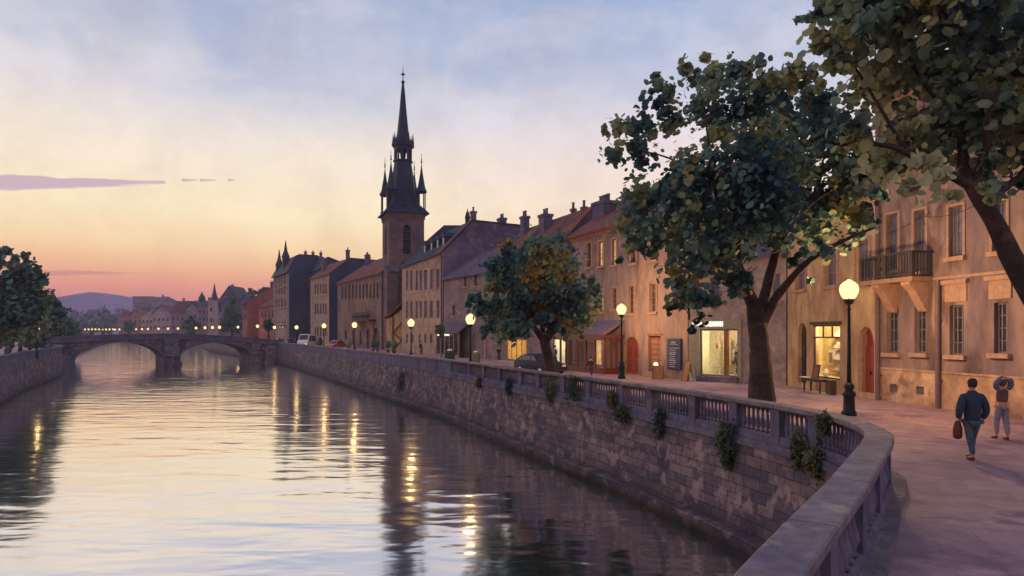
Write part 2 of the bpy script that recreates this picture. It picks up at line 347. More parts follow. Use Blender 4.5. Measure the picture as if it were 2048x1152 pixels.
mb=MB(); mb.face([(-260,429.9,-3.6),(-185,429.9,-3.6),(-185,429.9,0),(-260,429.9,0)]); tag(mb.build('far_embankment','quay_stone'),kind='structure')
# river walls
mb=MB()
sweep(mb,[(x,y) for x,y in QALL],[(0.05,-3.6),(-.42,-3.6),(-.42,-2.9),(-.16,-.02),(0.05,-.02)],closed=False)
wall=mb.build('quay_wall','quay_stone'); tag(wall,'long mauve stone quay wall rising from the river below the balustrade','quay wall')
mb=MB(); sweep(mb,[(x,y) for x,y in QALL],[(-.40,-3.5),(-.80,-3.5),(-.78,-2.52),(-.72,-2.46),(-.40,-2.42)],closed=False); tag(mb.build('foot_ledge','quay_stone',wall))
# slim buttress strips on the wall face
for px in ():
    # nearest point of the path to the pixel column
    k=min(range(len(Q1s)),key=lambda i:abs(CX+F*Q1s[i][0]/Q1s[i][1]-px)+(0 if Q1s[i][1]>12.5 else 999))
    a=Vector(Q1s[max(k-1,0)]);b=Vector(Q1s[min(k+1,len(Q1s)-1)]);d=(b-a).normalized();nn=Vector((d.y,-d.x));c=Vector(Q1s[k])
    P=[]
    for z,o0 in ((-2.45,-.52),(-.05,-.27)):
        for u,o in ((-.45,o0),(.45,o0),(.45,.0),(-.45,.0)):
            q=c+d*u+nn*o; P.append((q.x,q.y,z))
    m2=MB(); m2.hexa(P); uvb=[(0,0),(.9,0),(.9,2.4),(0,2.4)]; m2.uv=[uvb]*6
    m2.build('buttress','quay_stone',wall)
mb=MB(); sweep(mb,[(x,y) for x,y in LALL],[(-.05,-3.6),(.35,-3.6),(.35,-2.9),(.12,.0),(-.05,.0)],closed=False)
lw=mb.build('embankment_wall','quay_stone'); tag(lw,'dark stone embankment wall curving along the left bank','embankment wall')
mb=MB(); sweep(mb,[(x,y) for x,y in LBs],[(.14,0.),(.14,.75),(.22,.75),(.22,.92),(-.22,.92),(-.22,.75),(-.14,.75),(-.14,0.)]); mb.build('coping','stone_dark',lw)
# solid far parapet of the right quay (before and past the bridge)
def cut(path,y0,y1): return [p for p in path if y0<=p[1]<=y1]
mb=MB(); far=cut(Q1s,45.,200); far=[(-5.2,45.9)]+[p for p in far if p[1]>46.2]
sweep(mb,far,[(-.14,0.),(-.14,.86),(.14,.86),(.14,0.)])
fp=mb.build('parapet_wall','stone_dark'); tag(fp,'solid dark stone parapet of the far quay between the balustrade and the bridge','parapet')
mb=MB(); sweep(mb,far,[(-.2,.862),(-.2,1.0),(.2,1.0),(.2,.862)]); mb.build('coping','stone_cap',fp)
mb=MB(); sweep(mb,Q2,[(-.14,0.),(-.14,.8),(.14,.8),(.14,0.)]); tag(mb.build('parapet_wall','stone_dark'),'low stone parapet of the quay beyond the bridge','parapet')
# ---------------------------------------------------------------- balustrade
bal=empty('balustrade',(0,0,0),0,'grey stone balustrade with open balusters along the quay top','balustrade')
near=[p for p in Q1s if p[1]<45.9]+[(-5.15,45.8)]
mb=MB(); sweep(mb,near[1:],[(-.17,0.004),(-.17,.17),(-.13,.21),(.13,.21),(.17,.17),(.17,0.004)]); mb.build('base_rail','stone_dark',bal)
mb=MB(); sweep(mb,near[1:],[(-.15,0.),(-.26,0.),(-.26,-.2),(-.15,-.24)]); mb.build('string_course','stone_dark',bal)
def onpath(px):
    best=None
    for i in range(len(near)-1):
        a=Vector(near[i]);b=Vector(near[i+1])
        if a.y<11.9: continue
        ra=CX+F*a.x/a.y; rb=CX+F*b.x/b.y
        if min(ra,rb)<=px<=max(ra,rb):
            f=(px-ra)/(rb-ra) if rb!=ra else 0; c=a+(b-a)*f; best=(c,(b-a).normalized()); 
    return best
piers=[1735,1637,1560,1475,1392,1306,1248,1182,1131,1081,1045,1003,971,942,905,877]
PP=[]
for px in piers:
    r=onpath(px)
    if r: PP.append(r)
PP=[(Vector((6.62,11.75)),Vector((.45,.9)).normalized())]+[p for p in PP if p[0].y>13.0]
def orient(name,mbx,mat,par,c,d,z=0):
    o=mbx.build(name,mat,par); o.location=(c.x,c.y,z); o.rotation_euler.z=math.atan2(d.y,d.x); return o
pm=MB(); pm.box(-.2,.2,-.19,.19,.0,.20); pm.box(-.17,.17,-.16,.16,.2,.8); pm.box(-.19,.19,-.18,.18,.8,.86)
p0=None
for c,d in PP:
    if p0 is None: p0=orient('pier',pm,'stone_dark',bal,c,d)
    else:
        q=p0.copy(); COL.objects.link(q); q.parent=bal; q.location=(c.x,c.y,0); q.rotation_euler.z=math.atan2(d.y,d.x)
bp_=[(.056,.21),(.062,.25),(.04,.27),(.05,.31),(.072,.40),(.066,.47),(.038,.6),(.03,.7),(.04,.76),(.055,.79),(.062,.81),(.062,.86)]
def dist_path(): 
    L=[0]
    for i in range(len(near)-1): L.append(L[-1]+(Vector(near[i+1])-Vector(near[i])).length)
    return L
LP=dist_path()
def proj(c):
    best=(1e9,0)
    for i in range(len(near)-1):
        a=Vector(near[i]);b=Vector(near[i+1]);d=b-a;f=max(0,min(1,(c-a).dot(d)/d.length_squared)); q=a+d*f
        if (q-c).length<best[0]: best=((q-c).length,LP[i]+d.length*f)
    return best[1]
def pt(s):
    for i in range(len(near)-1):
        if LP[i]<=s<=LP[i+1]:
            a=Vector(near[i]);b=Vector(near[i+1]); return a+(b-a)*((s-LP[i])/(LP[i+1]-LP[i])),(b-a).normalized()
    return Vector(near[-1]),Vector((0,1))
b0=None; cnt=0; extra=MB()
SS=[proj(c) for c,_ in PP]
for a,b in zip(SS[:-1],SS[1:]):
    g=b-a-.4; k=max(4,int(round(g/.178)))
    for j in range(k):
        c,d=pt(a+.2+g*(j+.5)/k)
        if cnt<100:
            if b0 is None: bm_=MB(); bm_.lathe(bp_,10); b0=bm_.build('baluster','stone_dark',bal,True); b0.location=(c.x,c.y,0)
            else: q=b0.copy(); COL.objects.link(q); q.parent=bal; q.location=(c.x,c.y,0)
        else: extra.lathe(bp_,7,(c.x,c.y,0))
        cnt+=1
if extra.v:
    e=extra.build('far_balusters','stone_dark',bal,True); tag(e,kind='stuff')
capprof=[(-.17,.862),(-.215,.90),(-.215,.985),(-.19,1.0),(.19,1.0),(.215,.985),(.215,.90),(.17,.862)]
for a,b in zip(SS[:-1],SS[1:]):
    seg=[]; a2=a+.009; b2=b-.009; k=6
    for j in range(k+1): seg.append(tuple(pt(a2+(b2-a2)*j/k)[0]))
    mb=MB(); sweep(mb,seg,capprof); mb.build('cap_stone','stone_cap',bal)
seg=[tuple(pt(SS[-1]+.004+(LP[-1]-SS[-1]-.01)*j/3)[0]) for j in range(4)]; mb=MB(); sweep(mb,seg,capprof); mb.build('cap_stone','stone_cap',bal)
seg=[tuple(pt(SS[-1]+.1+(LP[-1]-SS[-1]-.1)*j/3)[0]) for j in range(4)]; mb=MB(); sweep(mb,seg,[(-.13,.17),(-.13,.862),(.13,.862),(.13,.17)]); mb.build('solid_panel','stone_dark',bal)
# near parapet, from the bend back past the camera
npar=empty('stone_parapet',(0,0,0),0,'broad stone parapet in the near corner with worn flat cap stones','parapet')
def seglerp(P,s):
    L=0
    for i in range(len(P)-1):
        a=Vector(P[i]);b=Vector(P[i+1]);l=(b-a).length
        if s<=L+l: return a+(b-a)*((s-L)/l)
        L+=l
    return Vector(P[-1])
NP=[(6.62,11.75),(6.25,11.05),(4.1,7.9),(2.84,6.15),(1.95,4.9),(-1.15,.2),(-3.2,-3)]
cuts=[0,.55,4.55,6.75,9.6,12.5,16.2]
for a,b in zip(cuts[:-1],cuts[1:]):
    k=5; seg=[tuple(seglerp(NP,a+.011+(b-a-.022)*j/k)) for j in range(k+1)]
    mb=MB(); sweep(mb,seg,[(-o,z) for o,z in [(-.17,.862),(-.225,.90),(-.225,.985),(-.2,1.0),(.2,1.0),(.225,.985),(.225,.90),(.17,.862)]]); mb.build('cap_stone','stone_cap',npar)
body=[tuple(seglerp(NP,.25+15.5*j/40)) for j in range(41)]
mb=MB(); sweep(mb,body,[(.02,.01),(.02,.86),(.13,.86),(.13,.01)]); mb.build('back_slab','stone_dark',npar)
mb=MB(); sweep(mb,body,[(.13,0.01),(.13,.2),(-.14,.2),(-.2,.15),(-.2,.01)]); mb.build('base_rail','stone_dark',npar)
s=.5; i=0; nb=None
while s<13:
    c=seglerp(NP,s); c2=seglerp(NP,s+.05); d=(c2-c).normalized()
    if i%7==0:
        mb=MB(); mb.box(-.2,.2,-.17,.01,.2,.86); q=mb.build('pier','stone_dark',npar); q.location=(c.x,c.y,0); q.rotation_euler.z=math.atan2(d.y,d.x)+PI; s+=.42
    else:
        nrm=Vector((-d.y,d.x)); cc=c+nrm*.07
        if nb is None: mb=MB(); mb.lathe([(r*1.35,z) for r,z in bp_],12); nb=mb.build('baluster','stone_dark',npar,True); q=nb
        else: q=nb.copy(); COL.objects.link(q); q.parent=npar
        q.location=(cc.x,cc.y,0); s+=.27
    i+=1
# raised kerb that follows the parapet on the land side
K=[(6.9,13.9),(7.4,12.85),(7.25,12.0),(6.75,11.1),(6.25,10.4),(5.35,9.0),(4.75,8.1),(4.2,7.3),(3.2,6.0),(2.45,4.95),(-.6,.3),(-2.4,-3)]
Ks=[tuple(p.xy) for p in catmull([Vector((a,b,0)) for a,b in K],5)]
inner=[(6.85,13.9)]+[tuple(seglerp(NP,15.9*j/30)) for j in range(31)]
mb=MB()
m_=len(Ks)
for j in range(m_-1):
    f0=j/(m_-1)*(len(inner)-1); f1=(j+1)/(m_-1)*(len(inner)-1)
    def il(f):
        i=min(int(f),len(inner)-2); a=Vector(inner[i]); b=Vector(inner[i+1]); return a+(b-a)*(f-i)
    a=il(f0); b=il(f1)
    mb.face([(a.x,a.y,.11),(b.x,b.y,.11),(*Ks[j+1],.11),(*Ks[j],.11)]); mb.face([(*Ks[j],.11),(*Ks[j+1],.11),(*Ks[j+1],.0),(*Ks[j],.0)])
tag(mb.build('parapet_kerb','stone_cap'),kind='structure')
# ---------------------------------------------------------------- bridge
BR=Vector((-43.6,123.5)); BL=Vector((-73.0,101.0)); bd=(BR-BL).normalized(); BLen=(BR-BL).length; bn=Vector((bd.y,-bd.x)) # toward camera
def bpx(px):
    rx=(px-CX)/F; # BL+bd*t on ray
    return (rx*BL.y-BL.x)/(bd.x-rx*bd.y)
def bY(t_): return (BL+bd*t_).y
br=empty('stone_bridge',(BL.x,BL.y,0),math.atan2(bd.y,bd.x),'dark mauve stone bridge of two flat arches across the river','bridge')
S=[(bpx(150),bpx(327)),(bpx(359),bpx(503))]
def decktop(t_):
    ks=[(0,2.05),(BLen*.3,2.5),(BLen*.5,2.62),(BLen*.75,2.2),(BLen,1.35)]
    for (a,za),(b,zb) in zip(ks[:-1],ks[1:]):
        if t_<=b+1e-6:
            f=(t_-a)/(b-a); f=f*f*(3-2*f)*.4+f*.6; return za+(zb-za)*f
    return ks[-1][1]
def arch(t_):
    for (a,b),zs,zc in zip(S,(-1.5,-1.4),(1.25,.95)):
        if a<=t_<=b:
            m_=(a+b)/2; h=(b-a)/2; k=1-((t_-m_)/h)**2; return zs+(zc-zs)*(max(k,0)**.62)
    return -3.4
N=160; ts=sorted(set([BLen*i/N for i in range(N+1)]+[v for a,b in S for v in (a-1e-3,a+1e-3,b-1e-3,b+1e-3)]))
mb=MB(); W_=8.
for a,b in zip(ts[:-1],ts[1:]):
    za,zb=arch(a),arch(b); ta,tb=decktop(a)-.95,decktop(b)-.95
    mb.face([(a,0,za),(b,0,zb),(b,0,tb),(a,0,ta)],[(a,za),(b,zb),(b,tb),(a,ta)])
    mb.face([(b,W_,zb),(a,W_,za),(a,W_,ta),(b,W_,tb)],[(b,zb),(a,za),(a,ta),(b,tb)])
    mb.face([(a,W_,za),(b,W_,zb),(b,0,zb),(a,0,za)],[(a,0),(b,0),(b,8),(a,8)])
mb.build('spandrel_wall','bridge_stone',br)
mb=MB()
for a,b in zip(ts[:-1],ts[1:]):
    if b-a<.01: continue
    ta,tb=decktop(a),decktop(b)
    for y0,y1,z0,z1 in ((-.18,.3,-.95,-.82),(-.02,.28,-.82,-.14),(-.1,.34,-.14,0),(W_-.3,W_+.1,-.95,0)):
        mb.face([(a,y0,ta+z0),(b,y0,tb+z0),(b,y0,tb+z1),(a,y0,ta+z1)]); mb.face([(a,y0,ta+z1),(b,y0,tb+z1),(b,y1,tb+z1),(a,y1,ta+z1)]); mb.face([(b,y1,tb+z0),(a,y1,ta+z0),(a,y1,ta+z1),(b,y1,tb+z1)]); mb.face([(b,y0,tb+z0),(a,y0,ta+z0),(a,y1,ta+z0),(b,y1,tb+z0)])
mb.build('bridge_parapet','stone_dark',br)
mb=MB()
for a,b in zip(ts[:-1],ts[1:]):
    if b-a<.01: continue
    ta,tb=decktop(a)-.93,decktop(b)-.93; mb.face([(a,.3,ta),(b,.3,tb),(b,W_-.3,tb),(a,W_-.3,ta)])
mb.build('roadway','pavement_mat',br)
def arch_ring(a,b):
    mb=MB(); K_=28; P=[]
    for i in range(K_+1):
        t_=a+(b-a)*i/K_; t_=min(max(t_,a+.002),b-.002); P.append(Vector((t_,0,arch(t_))))
    for i in range(K_):
        p,q=P[i],P[i+1]
        def nrm(i):
            d=(P[min(i+1,K_)]-P[max(i-1,0)]); n_=Vector((-d.z,0,d.x)).normalized(); return n_*.42
        P4=[p+Vector((0,-.1,0)),q+Vector((0,-.1,0)),q+nrm(i+1)+Vector((0,-.1,0)),p+nrm(i)+Vector((0,-.1,0))]
        mb.face(P4); mb.face([P4[0],P4[1],q+Vector((0,.02,0)),p+Vector((0,.02,0))][::-1]); mb.face([P4[3],P4[2],P4[2]+Vector((0,.12,0)),P4[3]+Vector((0,.12,0))])
    mb.build('arch_ring','stone_dark',br)
for a,b in S: arch_ring(a,b)
def pier(t0,t1,proj=2.2,top=-1.35):
    mb=MB(); m_=(t0+t1)/2; h=(t1-t0)/2
    pl=[(t0,.05),(t0,-.5)]+[(m_-h*math.cos(x),-.5-proj*math.sin(x)*.7) for x in [PI*i/8 for i in range(1,8)]]+[(t1,-.5),(t1,.05)]
    mb.prism([(x,y,-3.6) for x,y in pl],(0,0,top+3.6))
    pl2=[(m_+(x-m_)*1.12,y*1.12) for x,y in pl]; mb.prism([(x,y,top) for x,y in pl2],(0,0,.22))
    mb.prism([(m_+(x-m_)*1.15,y*1.2,-3.6) for x,y in pl],(0,0,1.35)); 
    # stem that tapers up the face
    a=[(t0+.2,0),(t0+.2,-.45),(t1-.2,-.45),(t1-.2,0)]; P=[(x,y,top+.22) for x,y in a]+[(m_+(x-m_)*1.1,y*.5,decktop(m_)-.96) for x,y in a]; mb.hexa(P)
    mb.build('pier','bridge_stone',br)
pier(S[0][1]-.1,S[1][0]+.1)
pier(S[1][1]-.1,S[1][1]+1.9,1.2)
mb=MB(); mb.hexa([(-2.5,-3.0,-3.6),(S[0][0]+.2,-2.2,-3.6),(S[0][0]+.2,.02,-3.6),(-2.5,.02,-3.6),(-2.5,-1.2,.2),(S[0][0]-.8,-.6,-.9),(S[0][0]-.8,.02,-.9),(-2.5,.02,.2)]); mb.build('abutment','bridge_stone',br)
mb=MB(); mb.hexa([(S[1][1]+1.9,-.9,-3.6),(BLen+3.5,-3.5,-3.6),(BLen+3.5,.3,-3.6),(S[1][1]+1.9,.02,-3.6),(S[1][1]+2.6,-.2,.3),(BLen+2.2,-1.6,.45),(BLen+2.2,.3,.45),(S[1][1]+2.6,.02,.3)]); mb.build('abutment','bridge_stone',br)
# ---------------------------------------------------------------- hills
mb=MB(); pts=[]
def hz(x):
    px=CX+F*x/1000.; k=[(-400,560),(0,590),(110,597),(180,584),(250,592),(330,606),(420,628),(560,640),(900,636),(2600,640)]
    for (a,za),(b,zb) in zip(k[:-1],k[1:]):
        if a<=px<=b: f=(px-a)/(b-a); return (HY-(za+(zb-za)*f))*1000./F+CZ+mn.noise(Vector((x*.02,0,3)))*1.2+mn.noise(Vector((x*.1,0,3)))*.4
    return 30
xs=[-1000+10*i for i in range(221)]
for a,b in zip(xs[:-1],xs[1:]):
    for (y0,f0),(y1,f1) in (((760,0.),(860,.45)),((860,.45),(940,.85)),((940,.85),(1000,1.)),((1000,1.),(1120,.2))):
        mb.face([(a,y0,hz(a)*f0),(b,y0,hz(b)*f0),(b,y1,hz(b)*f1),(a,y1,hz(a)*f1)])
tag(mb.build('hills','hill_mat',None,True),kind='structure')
# ---------------------------------------------------------------- facades
class Fac:
    def chpx(s,a,b,ytop,v,zb,pots=2,mat='pl_shade'):
        n_=Vector((-s.u.y,s.u.x)); o=s.F+n_*v; r=((a+b)/2-CX)/F; t_=(r*o.y-o.x)/(s.u.x-r*s.u.y); Yd=o.y+s.u.y*t_; w=(b-a)*Yd/F/max(.3,abs(s.u.x-r*s.u.y)+.35)
        return s.chimney(t_,v,zb,zat(ytop,Yd)-.2,w,w*.75,mat,pots)
    def __init__(s,name,label,Fp,Np,cat='building',group=None):
        s.F=Vector(Fp); s.N=Vector(Np); d=s.N-s.F; s.L=d.length; s.u=d.normalized()
        s.root=empty(name,(s.F.x,s.F.y,0),math.atan2(s.u.y,s.u.x),label,cat,group); s.op=[]
    def uY(s,px):
        r=(px-CX)/F; t_=(r*s.F.y-s.F.x)/(s.u.x-r*s.u.y); return t_,s.F.y+s.u.y*t_
    def rect(s,a,b,y0,y1):
        u0,Y0=s.uY(a);u1,Y1=s.uY(b); Ym=(Y0+Y1)/2; return (u0,u1,zat(y1,Ym),zat(y0,Ym))
    def world(s,u,v,z=0): 
        p=s.F+s.u*u+Vector((-s.u.y,s.u.x))*v; return Vector((p.x,p.y,z))
    def add(s,u0,u1,z0,z1,arch=0): 
        s.op.append((u0,u1,z0,z1,arch)); return (u0,u1,z0,z1,arch)
    def wall(s,mat,H,base=None,reveal=.22,name='wall',zb=0):
        mb=MB(); L=s.L
        us=sorted(set([0,L]+[round(v,4) for o in s.op for v in o[:2] if 0<v<L])); zs=sorted(set([zb,H]+([base[0]] if base else [])+[round(v,4) for o in s.op for v in o[2:4] if zb<v<H]))
        for a,b in zip(us[:-1],us[1:]):
            for c,d in zip(zs[:-1],zs[1:]):
                um=(a+b)/2; zm=(c+d)/2
                if any(o[0]<um<o[1] and o[2]<zm<o[3] for o in s.op): continue
                mb.face([(a,0,c),(b,0,c),(b,0,d),(a,0,d)],None,1 if base and zm<base[0] else 0)
        for u0,u1,z0,z1,ar in s.op:
            r=reveal
            if ar:
                w=(u1-u0)/2; m_=(u0+u1)/2; zs_=z1-ar; K_=8; A=[]
                for i in range(2*K_+1):
                    t_=PI*i/(2*K_); x=m_-w*math.cos(t_); z=zs_+ar*(math.sin(t_)**.85); A.append((x,z))
                mb.face([(u0,0,z1)]+[(x,0,z) for x,z in A[:K_+1]][::1]); mb.face([(u1,0,z1)]+[(x,0,z) for x,z in A[K_:]][::-1])
                for (x0,q0),(x1,q1) in zip(A[:-1],A[1:]): mb.face([(x0,0,q0),(x1,0,q1),(x1,r,q1),(x0,r,q0)])
                top=zs_
            else:
                top=z1; mb.face([(u0,0,z1),(u1,0,z1),(u1,r,z1),(u0,r,z1)])
            mb.face([(u0,0,z0),(u0,0,top),(u0,r,top),(u0,r,z0)]); mb.face([(u1,0,z0),(u1,r,z0),(u1,r,top),(u1,0,top)]); mb.face([(u0,0,z0),(u0,r,z0),(u1,r,z0),(u1,0,z0)])
        return mb.build(name,[mat,base[1]] if base else mat,s.root)
    def sides(s,prof,mat,zb=0,near=True,far=True,nzb=None):
        """prof: list of (v,z) from the facade eave over the ridge to the rear eave"""
        mb=MB(); P=[(0,zb)]+prof+[(prof[-1][0],zb)]
        if near:
            PN=P if nzb is None else [(0,nzb)]+prof+[(prof[-1][0],nzb)]
            mb.face([(s.L-.004,v,z) for v,z in PN])
        if far: mb.face([(.004,v,z) for v,z in P][::-1])
        v=prof[-1][0]; mb.face([(0,v,zb),(0,v,prof[-1][1]),(s.L,v,prof[-1][1]),(s.L,v,zb)])
        mb.build('side_wall',mat,s.root)
    def roof(s,prof,mat,over=.35,th=.16,eo=.12,name='roof'):
        mb=MB(); L=s.L
        for k,((v0,z0),(v1,z1)) in enumerate(zip(prof[:-1],prof[1:])):
            d=Vector((v1-v0,z1-z0)); 
            if d.length<.05: continue
            d.normalize()
            a=Vector((v0,z0)); b=Vector((v1,z1))
            if k==0: a=a-d*over
            if k==len(prof)-2: b=b+d*over
            n_=Vector((-d.y,d.x)); 
            if n_.y<0: n_=-n_
            a=a+n_*.02; b=b+n_*.02; a2=a+n_*th; b2=b+n_*th
            ea=eo+.004*k
            mb.hexa([(-ea,a.x,a.y),(L+ea,a.x,a.y),(L+ea,b.x,b.y),(-ea,b.x,b.y),(-ea,a2.x,a2.y),(L+ea,a2.x,a2.y),(L+ea,b2.x,b2.y),(-ea,b2.x,b2.y)])
        s.rf=mb.build(name,mat,s.root); return s.rf
    def chimney(s,u,v,z0,z1,w=.9,d=.7,mat='pl_shade',pots=2,par=None):
        mb=MB(); mb.box(u-w/2,u+w/2,v-d/2,v+d/2,z0,z1-.25); mb.box(u-w/2-.08,u+w/2+.08,v-d/2-.08,v+d/2+.08,z1-.25,z1)
        for i in range(pots):
            x=u+(i-(pots-1)/2)*w/max(pots,1)*.9; mb.lathe([(.13,z1),(.11,z1+.45),(.15,z1+.5),(.15,z1+.55)],7,(x,v,0))
        return mb.build('chimney',mat,par or s.rf)
    def band(s,z,h=.14,d=.08,mat='sill_stone',u0=None,u1=None,name='string_course'):
        mb=MB(); mb.box(s.L*0-.03 if u0 is None else u0,s.L+.03 if u1 is None else u1,-d,.05,z,z+h); return mb.build(name,mat,s.root)
    def cornice(s,z,mat='sill_stone',h=.35,d=.3,dent=False):
        mb=MB(); mb.box(-.04,s.L+.04,-d*.45,.05,z-h,z-h*.5); mb.box(-.06,s.L+.06,-d,.05,z-h*.5,z)
        if dent:
            k=int(s.L/.45)
            for i in range(k): mb.box(i*.45+.1,i*.45+.3,-d*.75,-d*.44,z-h*.95,z-h*.5-.003)
        return mb.build('cornice',mat,s.root)
    def window(s,o,pane='pane_dark',frame='frame_grey',bars=(2,3),sill=True,lintel=False,surround=None,y=.13,name='window',fw=.06,curtain=None):
        u0,u1,z0,z1,ar=o; mb=MB(); w=fw; t0,t1=y,y+.06
        mb.box(u0,u0+w,t0,t1,z0,z1); mb.box(u1-w,u1,t0,t1,z0,z1); mb.box(u0+w,u1-w,t0,t1,z0,z0+w); mb.box(u0+w,u1-w,t0,t1,z1-w,z1)
        nx,nz_=bars
        for i in range(1,nx): x=u0+(u1-u0)*i/nx; mb.box(x-w*.4,x+w*.4,t0+.006,t1-.006,z0+w,z1-w)
        for i in range(1,nz_): z=z0+(z1-z0)*i/nz_; mb.box(u0+w,u1-w,t0+.012,t1-.012,z-w*.3,z+w*.3)
        wn_=mb.build(name,frame,s.root)
        p=MB(); p.face([(u0+w*.5,t0+.035,z0+w*.5),(u1-w*.5,t0+.035,z0+w*.5),(u1-w*.5,t0+.035,z1-w*.5),(u0+w*.5,t0+.035,z1-w*.5)]); p.build('pane',pane,wn_)
        if sill: q=MB(); q.box(u0-.14,u1+.14,-.16,y-.003,z0-.16,z0-.002); q.build('sill','sill_stone',wn_)
        if surround:
            q=MB(); g=surround; q.box(u0-g,u0-.002,-.05,.02,z0,z1+g); q.box(u1+.002,u1+g,-.05,.02,z0,z1+g); q.box(u0-.002,u1+.002,-.05,.02,z1+.002,z1+g); q.build('window_surround','sill_stone',wn_)
        if lintel: q=MB(); q.box(u0-.16,u1+.16,-.05,.02,z1+.12,z1+.75); q.box(u0-.24,u1+.24,-.16,.02,z1+.753,z1+.9); q.build('lintel','sill_stone',wn_)
        if curtain:
            q=MB(); n_=10; W=(u1-u0)
            for a,b in ((.06,.34),(.66,.94)):
                for i in range(n_):
                    x0=u0+W*(a+(b-a)*i/n_); x1=u0+W*(a+(b-a)*(i+1)/n_); d0=.04*(i%2); d1=.04*((i+1)%2)
                    q.face([(x0,t1+.03+d0,z0+.1),(x1,t1+.03+d1,z0+.1),(x1,t1+.03+d1,z1-.05),(x0,t1+.03+d0,z1-.05)])
            q.build('curtain',curtain,wn_)
        return wn_
    def pipe(s,u,z0,z1,r=.07):
        mb=MB(); mb.tube([(u,-.12,z0),(u,-.12,z1)],r,8)
        for z in [z0+1+2.2*i for i in range(int((z1-z0)/2.2))]: mb.box(u-.1,u+.1,-.14,.0,z,z+.07)
        return mb.build('drain_pipe','metal_pipe',s.root)
    def room(s,o,depth=1.9,mat='room_cream',e=60,col=(1,.83,.5),left=.25):
        u0,u1,z0,z1=o[:4]; mb=MB(); y0=.24; y1=y0+depth; a,b=u0-left,u1+.25; z1+=.1; a=max(a,.03); b=min(b,s.L-.03)
        mb.face([(a,y1,z0),(b,y1,z0),(b,y1,z1),(a,y1,z1)]); mb.face([(a,y0,z0),(a,y1,z0),(a,y1,z1),(a,y0,z1)]); mb.face([(b,y1,z0),(b,y0,z0),(b,y0,z1),(b,y1,z1)])
        mb.face([(a,y0,z0),(b,y0,z0),(b,y1,z0),(a,y1,z0)]); mb.face([(a,y1,z1),(b,y1,z1),(b,y0,z1),(a,y0,z1)])
        mb.build('shop_interior',mat,s.root)
        light('ceiling_lamp',((a+b)/2,y0+depth*.45,z1-.35),e*1.7,col,.12,s.root)
def gprof(e,rv,r,depth,flat=0): 
    """eave z, ridge distance in, ridge z, total depth, optional flat run at ridge height"""
    return [(0,e),(rv,r)]+([(rv+flat,r)] if flat else [])+[(depth,e if not flat else r-1.5)]
# ---- palazzo (right)
f=Fac('palazzo','weathered ochre and mauve stone mansion with a corner balcony at the right edge',(15.2,27.0),(18.1,12.0))
W=[]
for a,b,y0,y1 in ((1773,1797,615,706),(1829,1853,612,706),(1899,1927,610,710),(1988,2015,605,707)): W.append(f.add(*f.rect(a,b,y0,y1)))
W2=[]
for a,b,y0,y1 in ((1773,1797,428,540),(1829,1852,420,542),(1899,1927,412,513),(1986,2014,403,502)): W2.append(f.add(*f.rect(a,b,y0,y1)))
W3=[]; W4=[]
for k in (1,2,3): 
    du=W[3][1]-W[2][1]; w=W[3]; q=(w[0]+du*k,w[1]+du*k,w[2],w[3])
    if q[1]<f.L-.5: W3.append(f.add(*q)); w=W2[3]; W4.append(f.add(w[0]+du*k,w[1]+du*k,w[2],w[3]))
V=[]
for a,b,y0,y1 in ((1779,1794,768,785),(1832,1848,773,789)): V.append(f.add(*f.rect(a,b,y0,y1)))
TOP=[]
for w in W2+W4: TOP.append(f.add(w[0],w[1],9.3,11.3))
f.wall('pl_palazzo',12.4,(1.3,'pl_palazzo_base'),.25)
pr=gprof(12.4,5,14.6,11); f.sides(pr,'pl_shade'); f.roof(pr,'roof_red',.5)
for i,w in enumerate(W+W3): f.window(w,'pane_dark','frame_grey',(3,4),True,i>=2,None,.15,curtain='cloth_pale' if i in(2,3) else None)
for w in W2+W4: f.window(w,'pane_blue','frame_grey',(3,4),True,False,.1,.15)
for w in TOP: f.window(w,'pane_dark','frame_grey',(2,2))
f.band(4.75,.1,.05); f.band(1.3,.07,.04,'pl_palazzo_base'); f.cornice(12.4)
for v in V:
    mb=MB()
    for i in range(5): z=v[2]+(v[3]-v[2])*(i+.5)/5; mb.box(v[0],v[1],.06,.1,z-.02,z+.02)
    mb.box(v[0],v[1],.12,.16,v[2],v[3]); mb.build('cellar_vent','frame_grey',f.root)
up,_=f.uY(1881); f.pipe(up,0,4.7,.08); f.pipe(.12,0,12,.09)
# balcony
bu0=.1; bu1,_=f.uY(1868); bz=4.72; D=.95
bal_=MB(); bal_.box(bu0,bu1,-D,0.02,bz,bz+.17); bb=bal_.build('balcony','frame_tan',f.root)
q=MB(); rz_=bz+1.05
q.box(bu0,bu1,-D,-D+.09,rz_,rz_+.08); q.box(bu0,bu0+.09,-D+.09,0,rz_,rz_+.08); q.box(bu1-.09,bu1,-D+.09,0,rz_,rz_+.08)
q.box(bu0,bu1,-D+.02,-D+.07,bz+.24,bz+.29)
for u in (bu0+.05,(bu0+bu1)/2,bu1-.05): q.box(u-.07,u+.07,-D-.01,-D+.13,bz+.171,rz_-.001)
k=int((bu1-bu0)/.13)
for i in range(1,k): u=bu0+(bu1-bu0)*i/k; q.box(u-.018,u+.018,-D+.03,-D+.06,bz+.291,rz_-.001)
for i in range(1,7): v=-D+D*i/7; q.box(bu0+.02,bu0+.05,v-.018,v+.018,bz+.172,rz_-.001); q.box(bu1-.05,bu1-.02,v-.018,v+.018,bz+.172,rz_-.001)
q.build('railing','iron_bal',bb)
for u in (bu0+.75,bu1-.45):
    q=MB(); pf=[(u-.2,0,bz-.003),(u-.2,-D+.08,bz-.003),(u-.2,-D+.1,bz-.12),(u-.2,-D*.6,bz-.35),(u-.2,-.25,bz-.85),(u-.2,-.1,bz-1.1),(u-.2,0,bz-1.15)]; q.prism(pf,(.4,0,0)); q.build('bracket','sill_stone',bb)
